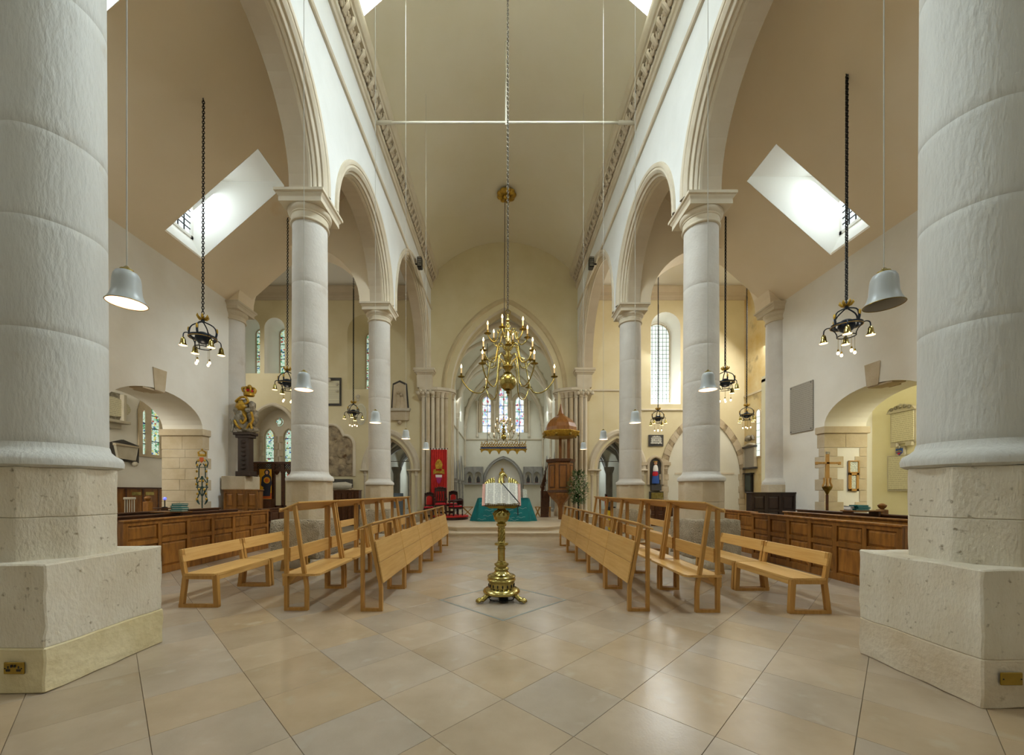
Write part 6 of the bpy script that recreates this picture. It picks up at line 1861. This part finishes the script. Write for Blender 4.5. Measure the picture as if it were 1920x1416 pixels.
t = thing('carved_boss', 'carved cherub-like wall boss above the pediment tablet', 'carving', (SWX, zc, az(822, zc)))
MB().ball((SWX - .08, zc, az(822, zc)), .14, 12, 8).build('head', M['silver'], t, 1)
for s in (-1, 1):
    MB().tube(bez([(SWX - .06, zc, az(824, zc)), (SWX - .05, zc + s * .2, az(819, zc)), (SWX - .03, zc + s * .28, az(826, zc))], 8), .06, 8).build('wing', M['silver'], t, 1)
t = thing('wall_case', 'narrow dark glazed case below the pediment tablet', 'case', (SWX, sy(1407), az(905, zc)))
y0, y1 = sy(1413), sy(1400)
MB().box(SWX - .1, SWX, y0, y1, az(923, zc), az(889, zc)).build('frame', M['blackplastic'], t, bevel=.01)
MB().box(SWX - .11, SWX - .1, y0 + .06, y1 - .06, az(920, zc), az(892, zc)).build('glass_front', M['blackglass'], t)
MB().box(SWX - .16, SWX, y0 - .05, y1 + .05, az(889, zc), az(887, zc)).build('hood', M['blackplastic'], t)

# slab on the right aisle wall
X = 8.44
ya, yb_ = F * X / (1525.5 - VX), F * X / (1483 - VX)
t = thing('wall_slab', 'big grey engraved slab on the right aisle wall beside the half column', 'memorial', (X, (ya + yb_) / 2, 2.7))
MB().box(X - .035, X, ya, yb_, az(806, ya), az(712, ya)).build('inscription_slab', M['engraved'], t, bevel=.006)
for yy in (ya + .05, yb_ - .05):
    for zz in (az(806, ya) + .05, az(712, ya) - .05):
        MB().ball((X - .036, yy, zz), .016, 8, 5).build('fixing', M['slatey'], t, 1)

# ------------------------------------------------------------------ right outer room
OX = 11.38
def oy(px, X=OX): return F * X / (px - VX)
def outer_tablet(px0, px1, py0, py1, label, crown):
    y1, y0 = oy(px0), oy(px1)
    zm = (y0 + y1) / 2
    t = thing('wall_tablet', label, 'memorial', (OX, zm, az(py1, zm)))
    MB().box(OX - .05, OX, y0, y1, az(py1, zm), az(py0, zm)).build('inscription_slab', M['engraved_w'], t, bevel=.008)
    MB().box(OX - .03, OX, y0 - .05, y1 + .05, az(py1, zm) - .05, az(py0, zm) + .05).build('backboard', M['marble'], t, bevel=.008)
    if crown:
        MB().prism([(y0 - .08, az(py0, zm)), (y1 + .08, az(py0, zm)), (y1 + .02, az(py0, zm) + .1), ((y0 + y1) / 2, az(py0, zm) + .22), (y0 - .02, az(py0, zm) + .1)], OX - .1, OX, YZ).build('carved_pediment', M['marble'], t, bevel=.01)
        for k in range(5):
            MB().ball((OX - .1, y0 + (y1 - y0) * (k + .5) / 5, az(py0, zm) + .08 + .06 * math.sin(PI * (k + .5) / 5)), .05, 8, 6).build('carved_leaf', M['silver'], t, 1)
        for yy in (y0 + .1, y1 - .1):
            MB().box(OX - .09, OX, yy - .08, yy + .08, az(py1, zm) - .14, az(py1, zm) - .03).build('bracket', M['marble'], t)
    return t
outer_tablet(1674, 1716, 772, 828, 'upper cream tablet with carved top in the yellow-lit room, right', True)
outer_tablet(1668, 1716, 856, 918, 'lower cream tablet of many lines in the yellow-lit room, right', False)
zc = oy(1690)
sh = thing('heraldic_shield', 'small painted shield of arms above the lower cream tablet', 'shield', (OX - .03, zc, az(848, zc)))
MB().prism([(zc - .09, az(841, zc)), (zc + .09, az(841, zc)), (zc + .09, az(849, zc)), (zc, az(854, zc)), (zc - .09, az(849, zc))], OX - .07, OX - .05, YZ).build('blue_field', M['blue'], sh)
MB().prism([(zc - .085, az(847, zc)), (zc, az(844.5, zc)), (zc + .085, az(847, zc)), (zc + .085, az(848.5, zc)), (zc, az(846.5, zc)), (zc - .085, az(848.5, zc))], OX - .075, OX - .07, YZ).build('gold_chevron', M['gold'], sh)
MB().prism([(zc - .05, az(850, zc)), (zc, az(848.5, zc)), (zc + .05, az(850, zc)), (zc, az(853, zc))], OX - .075, OX - .07, YZ).build('red_charge', M['crimson'], sh)
MB().ball((OX - .07, zc, az(839, zc)), .05, 8, 6).build('crest', M['silver'], sh, 1)
MB().box(OX - .05, OX - .0, zc - .13, zc + .13, az(854.5, zc), az(837, zc)).build('stone_backing', M['marble'], sh)
# framed notices on the white screen behind the right doorway
NY = 10.295
def nfr(px0, py0, px1, py1, label, wide):
    x0, x1, z0, z1 = ax(px0, NY), ax(px1, NY), az(py1, NY), az(py0, NY)
    t = thing('framed_notice', label, 'frame', ((x0 + x1) / 2, NY, z0))
    MB().box(x0 + .01, x1 - .01, NY - .02, NY, z0 + .01, z1 - .01).build('notice_sheet', M['notice'], t)
    w = wide
    for a, b, c, d in ((x0, x1, z0, z0 + w), (x0, x1, z1 - w, z1), (x0, x0 + w, z0, z1), (x1 - w, x1, z0, z1)):
        MB().box(a, b, NY - .045, NY, c, d).build('frame_bar', M['oak_v'], t, bevel=.004)
nfr(1590, 864, 1609, 887, 'upper slim wooden frame with printed notice through the right doorway', .025)
nfr(1590, 887, 1608, 921, 'lower thick wooden frame below the printed notice in the right doorway', .06)
# processional cross
cx, cy = ax(1551, 9.9), 9.9
pc = thing('processional_cross', 'wooden processional cross on a staff by the right doorway jamb', 'cross', (cx, cy, 0))
Zc = lambda py: az(py, cy)
MB().hexa([(cx - .045, cy - .02, Zc(897)), (cx + .045, cy - .02, Zc(897)), (cx + .045, cy + .02, Zc(897)), (cx - .045, cy + .02, Zc(897))], [(cx - .025, cy - .02, Zc(852)), (cx + .04, cy - .02, Zc(852)), (cx + .04, cy + .02, Zc(852)), (cx - .025, cy + .02, Zc(852))]).build('upright', M['oak_v'], pc)
MB().box(ax(1531, cy), ax(1574, cy), cy - .02, cy + .02, Zc(870.5), Zc(866.5)).build('cross_bar', M['oak_v'], pc, bevel=.005)
for px in (1531, 1574):
    MB().box(ax(px, cy) - .03, ax(px, cy) + .03, cy - .025, cy + .025, Zc(871) - .01, Zc(866)).build('cross_end', M['oak_v'], pc, bevel=.01)
MB().box(cx - .03, cx + .06, cy - .025, cy + .025, Zc(852), Zc(847)).build('cross_top', M['silver'], pc, bevel=.01)
for k in range(6):
    a = k * PI / 3
    MB().tube(bez([(cx + .03 * math.cos(a), cy + .03 * math.sin(a), Zc(920)), (cx + .1 * math.cos(a), cy + .1 * math.sin(a), Zc(912)), (cx + .07 * math.cos(a), cy + .07 * math.sin(a), Zc(905)), (cx + .075 * math.cos(a), cy + .075 * math.sin(a), Zc(896))], 9), .016, 6).build('cage_bar', M['oak_v'], pc, 1)
MB().lathe([(.02, Zc(928)), (.05, Zc(922)), (.10, Zc(916)), (.11, Zc(913)), (.04, Zc(911))], (cx, cy, 0), 14).build('cup', M['brass_d'], pc, 1)
MB().lathe([(.03, 0), (.03, Zc(928))], (cx, cy, 0), 12).build('staff', M['pew_d'], pc, 1)

# ------------------------------------------------------------------ left outer room: window, tablets, panelling
OXL = -11.48
def ly(px, X=OXL): return F * X / (px - VX)
lts = []
for pa, pb, za, zs_, h in ((265, 270.5, 852, 774, 8), (281.5, 296.5, 853, 757, 18), (306, 311, 850, 800, 14)):
    y0, y1 = ly(pa), ly(pb)
    ym = (y0 + y1) / 2
    lts.append([(y0, az(za, ym)), (y0, az(zs_, ym)), ((y0 * .75 + y1 * .25), az(zs_ - h * .7, ym)), (ym, az(zs_ - h, ym)), ((y0 * .25 + y1 * .75), az(zs_ - h * .7, ym)), (y1, az(zs_, ym)), (y1, az(za, ym))])
y0, y1 = ly(258), ly(314)
fr_ = [(y0, az(856, ly(265))), (y0, az(770, ly(265)))] + [(y0 + (y1 - y0) * k / 12, az(770, ly(265)) + .95 * math.sin(PI * k / 12) ** .8) for k in range(1, 12)] + [(y1, az(770, ly(265))), (y1, az(856, ly(265)))]
w = window_obj(MB().prism(fr_, OXL + .0, OXL + .05, YZ, lts), M['dress'])
for l in lts:
    MB().prism(l, OXL + .01, OXL + .02, YZ).build('stained_glass', M['glass_green'], w)
    ys_ = [p[0] for p in l]
    for k in range(1, 4):
        z = l[0][1] + (l[1][1] - l[0][1]) * k / 4
        MB().box(OXL + .02, OXL + .04, min(ys_), max(ys_), z - .012, z + .012).build('saddle_bar', M['black'], w)
yc = ly(229)
def yz(pxpy): return [(ly(a), az(b, yc)) for a, b in pxpy]
t = thing('slate_edged_tablet', 'pale sarcophagus tablet on a dark pointed board through the left doorway', 'memorial', (OXL, yc, az(865, yc)))
MB().prism(yz([(205, 864), (203, 833), (228, 825), (257, 833), (257, 866)]), OXL, OXL + .05, YZ).build('backboard', M['slatey'], t, bevel=.008)
MB().prism(yz([(215, 860), (210, 839), (208, 833), (254, 835), (251, 840), (247, 862)]), OXL + .05, OXL + .12, YZ).build('sarcophagus', M['marble'], t, bevel=.01)
MB().box(OXL + .05, OXL + .16, ly(208), ly(252), az(837, yc), az(835, yc)).build('ledge', M['dress'], t)
MB().ball((OXL + .08, ly(248), az(869, yc)), .08, 8, 6).build('bracket', M['marble'], t, 1)
t = thing('carved_monument', 'large grey carved monument high on the wall, cut by the near left column', 'memorial', (OXL, ly(205), az(790, ly(205))))
yq = ly(207)
MB().box(OXL, OXL + .08, ly(175), ly(221), az(788, yq), az(735, yq)).build('backboard', M['silver'], t, bevel=.01)
MB().box(OXL, OXL + .2, ly(219.5), ly(226), az(788, yq), az(737, yq)).build('pilaster', M['marble'], t, bevel=.01)
MB().box(OXL, OXL + .28, ly(170), ly(229), az(793, yq), az(788, yq)).build('shelf', M['marble'], t, bevel=.01)
MB().prism([(ly(204) + .45 * math.cos(k * PI / 12) * 1.2, az(763, yq) + .28 * math.sin(k * PI / 12)) for k in range(24)], OXL + .08, OXL + .13, YZ).build('oval_panel', M['engraved_w'], t)
MB().box(OXL, OXL + .1, ly(190), ly(222), az(803, yq), az(793, yq)).build('apron', M['marble'], t, bevel=.01)
t = thing('wall_panelling', 'brown oak wall panelling with two brass plates through the left doorway', 'panelling', (OXL, 12, 0))
zt = az(917, 12.3)
MB().box(OXL, OXL + .06, 9.5, 14.1, 0, zt).build('panelling_board', M['pew'], t)
MB().box(OXL, OXL + .1, 9.5, 14.1, zt, zt + .05).build('capping_rail', M['pew_d'], t)
for pa, pb in ((243, 261), (269, 285)):
    MB().box(OXL + .06, OXL + .07, ly(pa), ly(pb), az(929, 12.2), az(922.5, 12.2)).build('brass_plate', M['brass'], t, bevel=.003)
for k in range(8):
    MB().box(OXL + .06, OXL + .075, 9.6 + .56 * k, 9.66 + .56 * k, 0, zt).build('stile', M['pew_d'], t)

# wrought iron stand with gilded crown by the left jamb
ix, iy = ax(379, 10.56), 10.56
st = thing('iron_sword_rest', 'tall green wrought iron stand with gilt leaves by the left doorway jamb', 'iron stand', (ix, iy, .9))
Zi = lambda py: az(py, iy)
for s in (-1, 1):
    for pts in ([(5, 946), (9, 935), (5, 925), (9, 915), (8, 905), (2, 897), (1, 893)], [(7, 912), (10, 903), (8, 895)], [(6, 896), (6, 882), (5, 874), (2, 870)], [(7, 944), (10, 938), (7, 930)], [(9, 876), (11, 868), (7, 862)], [(1, 930), (4, 922), (1, 912)]):
        MB().tube(bez([(ix + s * a * iy / F, iy, Zi(b)) for a, b in pts], 16), .013, 6).build('scroll_bar', M['greeniron'], st, 1)
    for a, b in ((9, 936), (8, 926), (10, 908), (9, 884), (8, 872), (6, 864), (3, 902), (5, 918), (11, 897)):
        MB().ball((ix + s * a * iy / F, iy - .02, Zi(b)), .03, 8, 5, (1, .6, 1.2)).build('gilt_leaf', M['gold'], st, 1)
MB().tube([(ix, iy, 0), (ix, iy, Zi(893))], .014, 6).build('upright', M['greeniron'], st, 1)
MB().box(ix - .16, ix + .16, iy - .012, iy + .012, Zi(914) - .01, Zi(913)).box(ix - .15, ix + .15, iy - .012, iy + .012, Zi(877), Zi(876)).build('cross_bar', M['greeniron'], st)
MB().prism([(ix - .05, Zi(858)), (ix + .05, Zi(858)), (ix + .05, Zi(864)), (ix, Zi(868)), (ix - .05, Zi(864))], iy - .03, iy - .01, XZ).build('shield', M['icon_red'], st)
MB().lathe([(.09, Zi(856)), (.1, Zi(853)), (.095, Zi(852))], (ix, iy, 0), 16).build('crown_band', M['gold'], st, 1)
for k in range(4):
    a = k * PI / 2
    MB().tube(bez([(ix + .095 * math.cos(a), iy + .095 * math.sin(a), Zi(853)), (ix + .11 * math.cos(a), iy + .11 * math.sin(a), Zi(848)), (ix, iy, Zi(845))], 8), .012, 6).build('crown_arch', M['gold'], st, 1)
MB().ball((ix, iy, Zi(843)), .025, 8, 6).build('crown_orb', M['gold'], st, 1)

# small things lying on the pew tops
def book(x, y, z, w, d, h, m, label, grp, rot=0):
    t = thing('hymn_book', label, 'book', (x, y, z), grp)
    R = Matrix.Translation((x, y, z)) @ Matrix.Rotation(rot, 4, 'Z')
    MB().box(-w / 2, w / 2, -d / 2, d / 2, 0, .012).box(-w / 2, w / 2, -d / 2, d / 2, h - .012, h).box(-w / 2, -w / 2 + .012, -d / 2, d / 2, 0, h).xf(R).build('cover', m, t)
    MB().box(-w / 2 + .005, w / 2 - .006, -d / 2 + .008, d / 2 - .008, .012, h - .012).xf(R).build('page_block', M['paper'], t)
P5 = ['bottom', 'second', 'third', 'top']
for k in range(4):
    book(ax(336, 8.2) + .02 * (k % 2), 8.2, 1.055 + .042 * k, .24 - .01 * k, .17, .04, M['green_b'], '%s teal book of the pile on the left pew top' % P5[k], 'teal books on the left pew')
tl_ = bpy.data.objects['box_pew.001']
MB().box(ax(290, 8.2), ax(352, 8.2), 8.08, 8.33, 1.03, 1.055).build('book_board', M['pew'], tl_, bevel=.004)
for px in (295, 348):
    MB().box(ax(px, 8.2) - .02, ax(px, 8.2) + .02, 8.1, 8.3, .4, 1.03).build('bracket', M['pew_d'], tl_)
tr_ = bpy.data.objects['box_pew.006']
zr = az(957, 7.5)
MB().box(ax(1585, 7.5), ax(1648, 7.5), 7.38, 7.62, zr - .025, zr).build('book_board', M['pew'], tr_, bevel=.004)
for px in (1590, 1640):
    MB().box(ax(px, 7.5) - .02, ax(px, 7.5) + .02, 7.4, 7.6, .4, zr - .025).build('bracket', M['pew_d'], tr_)
for k in range(3):
    book(ax(1610, 7.5) + .03 * (k % 2), 7.5, zr + .034 * k, .26 - .02 * k, .17, .032, M['green_b'], '%s teal book of the pile on the right pew top' % P5[k], 'teal books on the right pew')
book(ax(1601, 7.55) - .07, 7.56, zr, .1, .15, .08, M['whitecloth'], 'small pale book left of the teal pile on the right pew', None)
def finial(px, py0, py1, y, label, base):
    x, z0, z1 = ax(px, y), az(py1, y), az(py0, y)
    t = thing('pew_newel', label, 'newel post', (x, y, 0))
    h = z1 - z0
    MB().box(x - .07, x + .07, y - .07, y + .07, 0, z0 + h * .45).build('post', M['pew'], t, bevel=.01)
    MB().lathe([(.06, 0), (.03, .06 * h), (.05, .12 * h), (.07, .28 * h), (.075, .38 * h), (.05, .48 * h), (.02, .54 * h), (0, .55 * h)], (x, y, z0 + h * .45), 16).build('knob', M['pew'], t, 1)
finial(1654, 944, 965, 8.0, 'turned oak newel post behind the right pews', 0)
finial(277, 930, 950, 9.8, 'turned oak newel post behind the left pews', 0)
lx, lyy = ax(309, 10.15), 10.15
lp = thing('desk_lamp', 'small blue glowing desk lamp on the far left pew', 'lamp', (lx, lyy, 1.0))
MB().lathe([(.06, 1.05), (.06, 1.07), (.012, 1.08), (.012, 1.3)], (lx, lyy, 0), 12).build('lamp_stem', M['black'], lp, .8)
MB().ball((lx, lyy, az(935, lyy)), .038, 14, 10).build('globe_bulb', mat('violet_lamp', '#a8b0ff', .3, emit='#4a5aff', estr=1.2), lp, 1)
MB().box(lx - .3, lx + .15, lyy - .1, lyy + .12, 1.02, 1.05).build('lamp_shelf', M['pew_d'], lp)
MB().box(lx - .05, lx + .05, lyy - .05, lyy + .05, .4, 1.02).build('shelf_post', M['pew_d'], lp)
xs, ysn = ax(243, 9.2), 9.2
bs = thing('spindle_chair', 'pale spindle-backed chair top beside the near left column', 'chair', (xs, ysn, 0))
MB().box(xs - .14, xs + .14, ysn - .02, ysn + .02, az(937, ysn), az(932.5, ysn)).build('crest_rail', M['marble'], bs, bevel=.01)
for k in range(5):
    MB().tube([(xs - .11 + .055 * k, ysn, .46), (xs - .11 + .055 * k, ysn, az(937, ysn))], .010, 6).build('spindle', M['marble'], bs, 1)
MB().box(xs - .2, xs + .2, ysn - .2, ysn + .2, .42, .46).build('seat', M['oak'], bs, bevel=.01)
for sx in (-1, 1):
    for s2 in (-1, 1):
        MB().tube([(xs + sx * .19, ysn + s2 * .19, 0), (xs + sx * .16, ysn + s2 * .16, .42)], .018, 6).build('leg', M['oak'], bs, 1)
